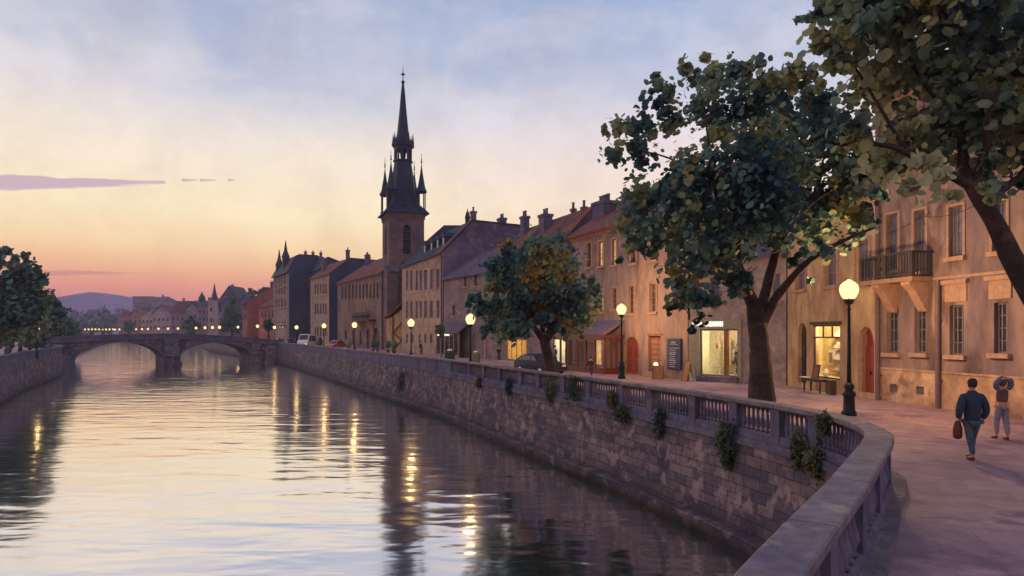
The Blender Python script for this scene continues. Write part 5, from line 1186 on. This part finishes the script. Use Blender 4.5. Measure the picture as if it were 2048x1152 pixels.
def head(par,z,mat_hair,hair='short',tilt=0,s=1.,x=0,y=0):
    mb=MB(); 
    prof=[(.03,-.115),(.058,-.105),(.074,-.07),(.082,-.02),(.084,.03),(.078,.07),(.058,.1),(.025,.117)]
    mb.lathe([(r*s,zz*s) for r,zz in prof],16,(x,y,z),0,.92,1.12)
    mb.lathe([(.010*s,-.03*s),(.017*s,-.012*s),(.008*s,.03*s)],6,(x,y+.094*s,z)) # nose
    for sx in (-1,1): mb.lathe([(.004,-.028*s),(.018*s,-.01*s),(.02*s,.015*s),(.006,.03*s)],8,(x+sx*.08*s,y-.005,z),0,.45,1)
    h_=mb.build('head','skin',par,True)
    mb=MB()
    for sx in (-1,1): mb.lathe([(.003,-.006),(.011,0),(.003,.006)],8,(x+sx*.03*s,y+.088*s,z+.012))
    mb.box(x-.02,x+.02,y+.088*s,y+.096*s,z-.062*s,z-.056*s); mb.build('face_features','hair_dark',h_)
    mb=MB()
    if hair=='short': mb.lathe([(.055*s,-.075*s),(.083*s,-.05*s),(.094*s,0),(.096*s,.05*s),(.084*s,.092*s),(.055*s,.12*s),(.015*s,.134*s)],16,(x,y-.016*s,z),0,.97,1.06)
    else: mb.lathe([(.05*s,-.14*s),(.085*s,-.10*s),(.098*s,-.02*s),(.099*s,.05*s),(.086*s,.095*s),(.055*s,.125*s),(.015*s,.137*s)],16,(x,y-.018*s,z),0,1,1.08)
    mb.build('hair',mat_hair,par,True)
def hand(pts,edges,base,wrist,dir_,s=1.,side=1,curl=.5):
    """append palm, five fingers to a skin skeleton; fingers bend forward"""
    d=Vector(dir_).normalized(); up=Vector((0,1,0)); lat=d.cross(up).normalized()*side; fw=lat.cross(d)*side
    w=Vector(wrist); i0=len(pts); pts.append((*(w+d*.05*s),.026*s,.014*s)); edges.append((base,i0)); pts.append((*(w+d*.085*s),.03*s,.013*s)); edges.append((i0,i0+1))
    for k,(o,l) in enumerate(((-.028,.062),(-.009,.072),(.010,.068),(.028,.055))):
        b=w+d*.095*s+lat*o*s; p1=b+d*l*.5*s; p2=p1+(d*(1-curl)+up*curl)*l*.5*s
        i=len(pts); pts.append((*b,.0085*s)); pts.append((*p1,.0082*s)); pts.append((*p2,.0068*s)); edges+=[(i0+1,i),(i,i+1),(i+1,i+2)]
    b=w+d*.045*s-lat*.034*s; i=len(pts); pts.append((*b,.0105*s)); pts.append((*(b+(d-lat*.5).normalized()*.035*s+up*.01),.009*s)); pts.append((*(b+(d*1.1-lat*.2).normalized()*.06*s+up*.02),.008*s)); edges+=[(i0,i),(i,i+1),(i+1,i+2)]
# man in a navy jacket, seen from behind (faces +y), mid stride
man=empty('person',(xat(1944,14.3),14.3,0),R(-4),'person from behind in a navy jacket and grey blue trousers holding a brown bag','person')
hz_=.90
pts=[(0,0,.93,.12,.09),(0,0,1.12,.12,.09),(0,-.01,1.32,.14,.09),(0,-.01,1.44,.07,.065),(0,.0,1.54,.052),(0,.01,1.66,.055)]
ed=chain(0,1,2,3,4,5)
for sx in (-1,1):
    b=len(pts); pts+=[(sx*.17,-.01,1.42,.06),(sx*.235,-.02,1.15,.046),(sx*.25,.03,.93,.033)]; ed+=[(3,b),(b,b+1),(b+1,b+2)]
    hand(pts,ed,b+2,(sx*.25,.03,.92),(0,.1,-1),1.,sx,.6)
    l=len(pts); fy=.16 if sx>0 else -.14; pts+=[(sx*.09,0,.86,.085),(sx*.085,fy*.6+.03,.49,.055),(sx*.075,fy-.02,.10,.038),(sx*.08,fy+.10,.05,.036)]; ed+=[(0,l),(l,l+1),(l+1,l+2),(l+2,l+3)]
mk_skin('body',pts,ed,'skin',man)
head(man,1.665,'hair_dark')
pts=[(0,-.01,.80,.185,.135),(0,-.01,1.0,.18,.135),(0,-.01,1.22,.20,.14),(0,-.01,1.38,.19,.115),(0,0,1.48,.10,.085),(0,.0,1.545,.085,.08)]; ed=chain(0,1,2,3,4,5)
for sx,mt in ((-1,0),(1,0)):
    b=len(pts); pts+=[(sx*.19,-.01,1.40,.085),(sx*.26,-.04,1.2,.088),(sx*.285,-.03,1.06,.078),(sx*(.265 if sx<0 else .235),.03,.90,.062)]; ed+=[(3,b)]+chain(b,b+1,b+2,b+3)
mk_skin('jacket',pts,ed,'cloth_navy',man)
pts=[(0,0,.90,.15,.12)]; ed=[]
for sx in (-1,1):
    fy=.16 if sx>0 else -.14; b=len(pts); pts+=[(sx*.085,0,.82,.10,.105),(sx*.083,fy*.6+.02,.48,.072),(sx*.072,fy-.02,.13,.052)]; ed+=[(0,b)]+chain(b,b+1,b+2)
mk_skin('trousers',pts,ed,'cloth_blue',man)
for sx in (-1,1):
    fy=.16 if sx>0 else -.14; mk_skin('shoe',[(sx*.073,fy-.05,.055,.045,.05),(sx*.078,fy+.06,.05,.048,.045),(sx*.085,fy+.17,.035,.042,.03)],chain(0,1,2),'leather',man)
mb=MB(); mb.lathe([(.02,-.0),(.09,.03),(.105,.12),(.10,.24),(.07,.36),(.035,.42)],14,(0,0,0),0,1,.55); bag=mb.build('carried_bag','leather',None,True); tag(bag,'brown bag hanging from the hand of the person in the navy jacket','bag')
bl_=man.location+Vector((-.275,.06,.44)); bag.location=bl_
# second person, arms raised
wom=empty('person',(xat(2004,17.0),17.0,0),R(3),'person in pale trousers and brown waistcoat with both arms raised to the head','person'); k=.97
pts=[(0,0,.88,.115,.085),(0,0,1.05,.10,.08),(0,-.01,1.22,.12,.085),(0,-.01,1.34,.06,.055),(0,0,1.42,.045),(0,.02,1.5,.05)]; ed=chain(0,1,2,3,4,5)
for sx in (-1,1):
    b=len(pts); pts+=[(sx*.15,-.01,1.33,.05),(sx*.22,-.05,1.45,.042),(sx*.10,-.11,1.58,.03)]; ed+=[(3,b),(b,b+1),(b+1,b+2)]
    hand(pts,ed,b+2,(sx*.10,-.11,1.58),(-sx*.9,-.1,.3),.9,sx,.4)
    fy=-.10 if sx>0 else .12; l=len(pts); pts+=[(sx*.08,0,.80,.08),(sx*.072,fy*.6+.03,.45,.05),(sx*.06,fy-.02,.1,.034),(sx*.065,fy+.1,.05,.03)]; ed+=[(0,l)]+chain(l,l+1,l+2,l+3)
mk_skin('body',pts,ed,'skin',wom); head(wom,1.535,'cloth_brown','long',s=.96)
pts=[(0,0,.95,.16,.12),(0,0,1.1,.15,.115),(0,-.01,1.25,.165,.12),(0,-.01,1.34,.13,.1)]; mk_skin('waistcoat',pts,chain(0,1,2,3),'cloth_brown',wom)
for sx in (-1,1): mk_skin('sleeve',[(sx*.12,-.01,1.31,.065),(sx*.185,-.03,1.37,.078),(sx*.205,-.05,1.455,.08),(sx*.16,-.08,1.55,.072),(sx*.10,-.10,1.60,.058)],chain(0,1,2,3,4),'cloth_grey',wom)
pts=[(0,0,.92,.135,.11)]; ed=[]
for sx in (-1,1):
    fy=-.10 if sx>0 else .12; b=len(pts); pts+=[(sx*.078,0,.80,.095,.1),(sx*.075,fy*.6+.02,.46,.07),(sx*.06,fy-.02,.14,.055)]; ed+=[(0,b)]+chain(b,b+1,b+2)
mk_skin('trousers',pts,ed,'cloth_pale',wom)
for sx in (-1,1):
    fy=-.10 if sx>0 else .12; mk_skin('shoe',[(sx*.06,fy-.04,.05,.038,.045),(sx*.064,fy+.05,.045,.04,.04),(sx*.07,fy+.14,.03,.035,.026)],chain(0,1,2),'leather',wom)
def figure(px,D,h,label,coat='cloth_black',trous='cloth_black',rz=0,pose=0,loc=None,hairc='hair_dark',par_group=None):
    """small distant pedestrian"""
    o=empty('person',loc or (xat(px,D),D,0),rz,label,'person',par_group); s=h/1.75
    S=lambda L:[tuple([p[0]*s,p[1]*s,p[2]*s]+[v*s for v in p[3:]]) for p in L]
    lean=.12 if pose==1 else 0
    pts=[(0,0,.92,.13,.1),(0,lean*.5,1.2,.14,.1),(0,lean,1.42,.08,.07),(0,lean*1.1,1.53,.05),(0,lean*1.2,1.64,.09,.1)]; ed=chain(0,1,2,3,4)
    for sx in (-1,1):
        b=len(pts); pts+=[(sx*.17,lean,1.4,.06),(sx*.24,lean-.02+.05*pose,1.14,.05),(sx*.22,lean+.08+.1*pose,.93,.04),(sx*.22,lean+.11+.1*pose,.84,.035,.02)]; ed+=[(2,b)]+chain(b,b+1,b+2,b+3)
        l=len(pts); fy=.14*sx; pts+=[(sx*.085,0,.84,.09),(sx*.08,fy*.7+.02,.47,.06),(sx*.08,fy-.02,.1,.045),(sx*.08,fy+.12,.05,.04)]; ed+=[(0,l)]+chain(l,l+1,l+2,l+3)
    mk_skin('body',S(pts),ed,'skin',o,1)
    pts=[(0,0,.78,.17,.13),(0,lean*.4,1.1,.17,.13),(0,lean*.8,1.36,.17,.11),(0,lean,1.47,.09,.08)]; ed=chain(0,1,2,3)
    for sx in (-1,1): b=len(pts); pts+=[(sx*.18,lean,1.39,.078),(sx*.25,lean-.02+.05*pose,1.14,.068),(sx*.225,lean+.08+.1*pose,.94,.055)]; ed+=[(2,b)]+chain(b,b+1,b+2)
    mk_skin('coat',S(pts),ed,coat,o,1)
    pts=[(0,0,.9,.14,.11)]; ed=[]
    for sx in (-1,1): fy=.14*sx; b=len(pts); pts+=[(sx*.09,0,.8,.1),(sx*.085,fy*.7+.02,.46,.07),(sx*.08,fy-.02,.08,.055)]; ed+=[(0,b)]+chain(b,b+1,b+2)
    mk_skin('trousers',S(pts),ed,trous,o,1)
    mb=MB(); mb.lathe([(.06*s,-.06*s),(.1*s,0),(.1*s,.06*s),(.06*s,.115*s),(.01,.125*s)],10,(0,(lean*1.2-.015)*s,1.65*s)); mb.build('hair',hairc,o,True)
    return o
figure(1183,41.5,1.25,'small dark dressed figure walking by the balustrade before the cafe','cloth_black','cloth_navy',R(20),1)
figure(998,64,1.5,'person in dark clothes standing beside the yellow lit shop','cloth_black','cloth_black',R(160))
figure(843,80,1.75,'dark figure bending forward beside the lamp of the pale long house','cloth_black','cloth_black',R(80),1)
figure(1110,53.2,1.75,'person in a dark coat standing before the pale grey shop window','cloth_grey','cloth_black',R(120))
figure(560,150,1.8,'left of two distant figures near the tall slate house','cloth_black','cloth_black',R(30))
figure(566,152,1.7,'right of two distant figures near the tall slate house, dressed in tan','cloth_brown','cloth_brown',R(30))
figure(577,146,1.7,'distant figure in brown left of the lamp by the blue wall','cloth_brown','cloth_black',R(200))
figure(583,144,1.7,'distant figure in black next to the lamp by the blue wall','cloth_black','cloth_black',R(170))
figure(590,146,1.6,'distant figure in orange brown light behind the lamp post','wood_rust' ,'cloth_black',R(20))
# customer bending inside the boutique
sh=grey.op[0]; p=grey.world(sh[1]-.42,.95,sh[2]); figure(0,0,1.35,'person in a mauve coat bending inside the bright boutique window','cloth_grey','cloth_grey',R(60),1,loc=(p.x,p.y,p.z))
# ---------------------------------------------------------------- vehicles
def car(px,D,label,paint,rz,L=4.1,W=1.7,H=1.45,van=False,cat='car',back=0):
    o=empty('parked_van' if van else 'parked_car',(xat(px,D),D,0),rz,label,cat)
    if van: side=[(-L/2,.35),(-L/2,1.15),(-L/2+.5,1.35),(-L/2+1.05,H-.05),(-L/2+1.5,H),(L/2-.15,H),(L/2,H-.15),(L/2,.35)]
    else: side=[(-L/2,.32),(-L/2-.02,.62),(-L/2+.15,.78),(-L/2+1.0,.92),(-L/2+1.55,H-.12),(-L/2+1.95,H),(L/2-1.25,H),(L/2-.75,H-.12),(L/2-.2,.98),(L/2,.9),(L/2+.02,.5),(L/2,.32)]
    bm=bmesh.new(); n=len(side)
    def ww(z): return W/2*(1 if z<.95 else 1-.20*(z-.95)/max(.01,H-.95)*(.5 if van else 1))
    a=[bm.verts.new((x,-ww(z),z)) for x,z in side]; b=[bm.verts.new((x,ww(z),z)) for x,z in side]
    bm.faces.new(a); bm.faces.new(b[::-1])
    for i in range(n): bm.faces.new((a[i],b[i],b[(i+1)%n],a[(i+1)%n]))
    bmesh.ops.recalc_face_normals(bm,faces=bm.faces); bmesh.ops.bevel(bm,geom=[e for e in bm.edges],offset=.07,segments=2,affect='EDGES',profile=.6)
    me=bpy.data.meshes.new('body'); bm.to_mesh(me); bm.free(); me.materials.append(M[paint]); me.polygons.foreach_set('use_smooth',[True]*len(me.polygons)); bo=bpy.data.objects.new('body',me); COL.objects.link(bo); bo.parent=o
    zs,zt=(.98,H-.12) if not van else (1.2,H-.3)
    for s in (-1,1):
        y0=s*(ww(zs)+.006); y1=s*(ww(zt)+.006)
        xs=[(-L/2+1.15,-L/2+1.62,-.1,-.1),(.0,.0,L/2-.95,L/2-.62)] if not van else [(-L/2+.75,-L/2+1.1,-L/2+1.9,-L/2+1.9),(-L/2+2.05,-L/2+2.05,L/2-.4,L/2-.4)]
        for (xa,xb,xc,xd) in xs:
            mb=MB(); 
            if van or xa<0 and xa<-1e-3: P=[(xa,y0,zs),(xc,y0,zs),(xc if not van else xd,y1,zt),(xb,y1,zt)]
            else: P=[(xa,y0,zs),(xd,y0,zs),(xc,y1,zt),(xb,y1,zt)]
            mb.prism(P,(0,s*.012,0)); mb.build('side_window','pane_dark',o)
    for f_,(xb,zb,xt,zt2) in ((-1,(side[3][0],side[3][1],side[4][0],side[4][1]) if not van else (side[2][0],side[2][1],side[3][0],side[3][1])),(1,(side[8][0],side[8][1],side[7][0],side[7][1]) if not van else (L/2,1.3,L/2,H-.35))):
        d=Vector((xt-xb,0,zt2-zb)); nv=Vector((-d.z,0,d.x)).normalized()*f_*-1
        if nv.x*f_<0: nv=-nv
        q0=Vector((xb,0,zb))+d*.1+nv*.012; q1=Vector((xb,0,zb))+d*.92+nv*.012
        mb=MB(); mb.prism([(q0.x,-ww(zb)+.14,q0.z),(q0.x,ww(zb)-.14,q0.z),(q1.x,ww(zt2)-.14,q1.z),(q1.x,-ww(zt2)+.14,q1.z)],nv*.012); mb.build('windscreen' if f_<0 else 'rear_window','pane_dark',o)
    for x in (-L/2+.75,L/2-.8):
        for s in (-1,1):
            mb=MB(); P=[(.0,-.1),(.22,-.1),(.32,-.07),(.32,.07),(.22,.1),(.0,.1)]
            b0=len(mb.v)
            mb.lathe([(max(r,.001),z) for r,z in P],16); 
            mb.v=[(v[0],v[2],v[1]) for v in mb.v]; wl=mb.build('wheel','rubber',o); wl.location=(x,s*(W/2-.08),.32)
            mb=MB(); mb.lathe([(.001,-.11),(.2,-.11),(.2,.11),(.001,.11)],10); mb.v=[(v[0],v[2],v[1]) for v in mb.v]; mb.build('hubcap','paint_white',wl)
    for s in (-1,1):
        mb=MB(); mb.box(-L/2-.035,-L/2+.05,s*(W/2-.3)-.13,s*(W/2-.3)+.13,.6,.74); mb.build('headlight','lit_tube' if van else 'paint_white',o)
        mb=MB(); mb.box(L/2-.05,L/2+.035,s*(W/2-.22)-.1,s*(W/2-.22)+.1,.62,.8); mb.build('tail_light','car_red',o)
    mb=MB(); mb.box(-L/2-.06,-L/2+.1,-W/2+.1,W/2-.1,.34,.48); mb.box(L/2-.1,L/2+.06,-W/2+.1,W/2-.1,.34,.48); mb.build('bumper','frame_dark',o)
    return o
car(1080,43.,'dark blue parked car half hidden by the round tree trunk','car_blue',R(-58)+PI,3.9,1.65,1.4)
def bin_(px,D,label,paint,w,h,rz):
    o=empty('wheeled_bin',(xat(px,D),D,0),rz,label,'bin'); mb=MB(); a=w*.42; b=w*.5; d=w*.4
    mb.hexa([(-a,-d,.06),(a,-d,.06),(a,d,.06),(-a,d,.06),(-b,-d*1.2,h*.86),(b,-d*1.2,h*.86),(b,d*1.2,h*.86),(-b,d*1.2,h*.86)]); mb.build('body',paint,o)
    mb=MB(); mb.hexa([(-b-.03,-d*1.3,h*.863),(b+.03,-d*1.3,h*.863),(b+.03,d*1.35,h*.863),(-b-.03,d*1.35,h*.863),(-b*.8,-d,h),(b*.8,-d,h),(b*.8,d*1.1,h),(-b*.8,d*1.1,h)]); mb.build('lid',paint,o)
    for s in (-1,1): mb=MB(); mb.lathe([(.09,-.03),(.09,.03)],10); mb.v=[(v[2],v[0],v[1]) for v in mb.v]; q=mb.build('wheel','rubber',o); q.location=(s*a,d,.09)
    mb=MB(); mb.lathe([(w*.2,0),(w*.36,.05),(w*.3,.13),(w*.1,.18)],10,(0,0,h+.001)); g=mb.build('rubbish_bag','paint_white',None,True); g.location=o.location; tag(g,label.split(',')[0].replace('wheeled bin','').strip()+' bin topped by this pale rubbish bag','bag')
bin_(900,60,'dark teal wheeled bin, left of the street lamp by the low house','car_teal',.75,1.1,R(-20))
bin_(952,58,'grey wheeled bin, just right of the street lamp by the low house','frame_grey',.62,1.0,R(-20))
car(614,122,'white van with a lit front facing the viewer on the far quay','car_white',R(86),4.6,2.,2.5,True,'van')
car(671,109,'red parked car on the far quay between two street lamps','car_red',R(72),3.8,1.65,1.5)
# ---------------------------------------------------------------- street furniture
def aboard(loc,rz,label,h=1.05,w=.62,m1='wood_tan',m2='wood_tan'):
    o=empty('pavement_board',loc,rz,label,'sandwich board')
    for s,mt in ((-1,m1),(1,m2)):
        mb=MB(); d=.30; mb.hexa([(-w/2,s*d,0),(w/2,s*d,0),(w/2,s*(d-.04),0),(-w/2,s*(d-.04),0),(-w/2,s*.05,h),(w/2,s*.05,h),(w/2,s*.01,h),(-w/2,s*.01,h)]); mb.build('panel',mt,o)
        mb=MB(); mb.hexa([(-w/2-.03,s*(d+.005),-.0),(-w/2+.03,s*(d+.005),-.0),(-w/2+.03,s*(d-.05),0),(-w/2-.03,s*(d-.05),0),(-w/2-.03,s*.058,h+.02),(-w/2+.03,s*.058,h+.02),(-w/2+.03,s*.0,h+.02),(-w/2-.03,s*.0,h+.02)]); mb.build('frame','wood_dark',o)
    return o
p=rose.world(rose.uY(1341)[0],-.9); aboard((p.x,p.y,0),R(-20),'squat brown sandwich board below the blue sign panel',.8,.62)
p=grey.world(grey.uY(1386)[0],-.55); aboard((p.x,p.y,0),R(-75),'tall sandwich board with one cream face left of the boutique window',1.1,.6,'wood_tan','paint_white')
p=rose.world(rose.uY(1332)[0]-.1,-.7); mb=MB(); mb.lathe([(.12,0),(.1,.55),(.16,.6),(.18,.68)],10); o=mb.build('plant_stand','clay',None,True); o.location=(p.x,p.y,0); tag(o,'short clay stand carrying a white ball beside the blue sign','stand')
mb=MB(); mb.lathe([(.03,0),(.12,.04),(.165,.14),(.14,.25),(.05,.31)],12); o=mb.build('ball_lantern','lit_tube',None,True); o.location=(p.x,p.y,.681); tag(o,'white ball lantern standing beside the blue sign','lantern')
# blue menu panel
r=rose.rect(1338,1364,677,738); u0,u1,z0,z1=r; o=empty('sign_panel',rose.world(u0,-.06,0),math.atan2(rose.u.y,rose.u.x),'tall dark blue sign panel with pale lines of text on the rose wall','sign'); W_=u1-u0
mb=MB(); mb.box(0,W_,-.06,.05,z0,z1); mb.build('panel','paint_blue',o)
mb=MB(); rr=random.Random(6); z=z1-.3; letters(mb,W_*.28,z,.12,5,-.062,5,.012,.95); mb.box(W_*.2,W_*.8,-.07,-.062,z-.07,z-.045); z-=.3
for i in range(11):
    x=W_*.16; xe=W_*rr.uniform(.5,.86); hh=.07 if i in(3,6) else .045
    while x<xe: l=rr.uniform(.05,.15); mb.box(x,min(x+l,W_*.9),-.07,-.062,z,z+hh); x+=l+.03
    z-=.125
    if i==9: z-=.12
mb.build('lettering','text_pale',o)
mb=MB(); mb.box(-.16,-.002,-.04,.05,z0,z1); mb.build('frame','frame_grey',o)
# bench / table below the ochre shop window with a framed board on it
p=ochre.world(ochre.uY(1656)[0],-.62); ang=math.atan2(ochre.u.y,ochre.u.x); b=empty('bench_table',(p.x,p.y,0),ang,'long dark wooden table below the ochre shop window','table'); L=1.55
mb=MB(); mb.box(-L/2,L/2,-.22,.22,.58,.64); mb.box(-L/2+.06,L/2-.06,-.19,-.15,.5,.579); mb.box(-L/2+.06,L/2-.06,.15,.19,.5,.579); mb.build('table_top','wood_dark',b)
for x in (-L/2+.1,L/2-.1):
    for y in (-.17,.17): mb=MB(); mb.hexa([(x-.03,y-.03,0),(x+.03,y-.03,0),(x+.03,y+.03,0),(x-.03,y+.03,0),(x-.04,y-.035,.5),(x+.04,y-.035,.5),(x+.04,y+.035,.5),(x-.04,y+.035,.5)]); mb.build('leg','wood_dark',b)
mb=MB(); mb.hexa([(-.2,-.02,0),(.24,-.02,0),(.24,.02,0),(-.2,.02,0),(-.2,.1,.62),(.24,.1,.62),(.24,.14,.62),(-.2,.14,.62)]); o=mb.build('framed_board','clay'); q=ochre.world(ochre.uY(1656)[0],-.66,.641); o.location=q; o.rotation_euler.z=ang; tag(o,'grey framed board leaning upright on the dark table','picture board')
mb=MB(); mb.hexa([(-.24,-.03,-.0),(-.2,-.03,-.0),(-.2,.025,0),(-.24,.025,0),(-.24,.09,.66),(-.2,.09,.66),(-.2,.145,.66),(-.24,.145,.66)]); mb.hexa([(.24,-.03,-.0),(.28,-.03,-.0),(.28,.025,0),(.24,.025,0),(.24,.09,.66),(.28,.09,.66),(.28,.145,.66),(.24,.145,.66)]); mb.hexa([(-.2,.09,.622),(.24,.09,.622),(.24,.145,.622),(-.2,.145,.622),(-.2,.09,.66),(.24,.09,.66),(.24,.145,.66),(-.2,.145,.66)]); mb.build('frame','wood_dark',o)
mb=MB(); mb.box(-.14,.14,-.14,.14,0,.62); mb.box(-.16,.16,-.16,.16,.621,.66); o=mb.build('crate','wood_dark'); q=ochre.world(ochre.uY(1684)[0]+.1,-.55); o.location=q; o.rotation_euler.z=ang; tag(o,'narrow upright dark wooden crate at the right end of the table','crate')
mb=MB(); mb.box(-.3,.3,-.13,.13,0,.03); o=mb.build('paper_stack','paint_white'); q=ochre.world(ochre.uY(1636)[0],-.64,.642); o.location=q; o.rotation_euler.z=ang; tag(o,'flat stack of white paper on the left end of the dark table','papers')
# pale sacks at the foot of the round tree
for px,D,s_,lbl in ((1120,37.4,.42,'larger pale sack on the ground right of the round tree trunk'),(1105,44,.35,'smaller pale sack on the ground farther behind the round tree trunk')):
    mb=MB(); mb.lathe([(.6*s_,0),(.95*s_,.12*s_),(.9*s_,.4*s_),(.5*s_,.62*s_),(.15*s_,.7*s_)],12,(0,0,0),0,1,.7); o=mb.build('sack','paint_white',None,True); o.location=(xat(px,D),D,0); tag(o,lbl,'sack')
# telephone wires across the mauve facade
mb=MB(); A=ochre.world(.2,-.15,6.4); B=Vector((15.6,24.6,7.2)); C_=Vector((xat(1985,16),16,zat(392,16)))
for a,b_,sag in ((A,B,.35),(B,C_,.2)):
    mb.tube([a+(b_-a)*(i/12)-Vector((0,0,sag*4*(i/12)*(1-i/12))) for i in range(13)],.012,4)
tag(mb.build('overhead_wire','iron'),'thin dark overhead wire sagging across the mansion facade','wire')
# ---------------------------------------------------------------- evening haze
mb=MB(); mb.box(-1150,1250,-130,1130,-4.6,72); hz=mb.build('haze','iron'); hm=bpy.data.materials.new('haze_mat'); t=NT(hm)
pv=t.n('ShaderNodeVolumePrincipled',inp={'Color':(.84,.80,.92,1),'Density':.00045,'Anisotropy':.2}); t.out(pv.outputs[0],True); hz.data.materials.clear(); hz.data.materials.append(hm); tag(hz,kind='stuff')
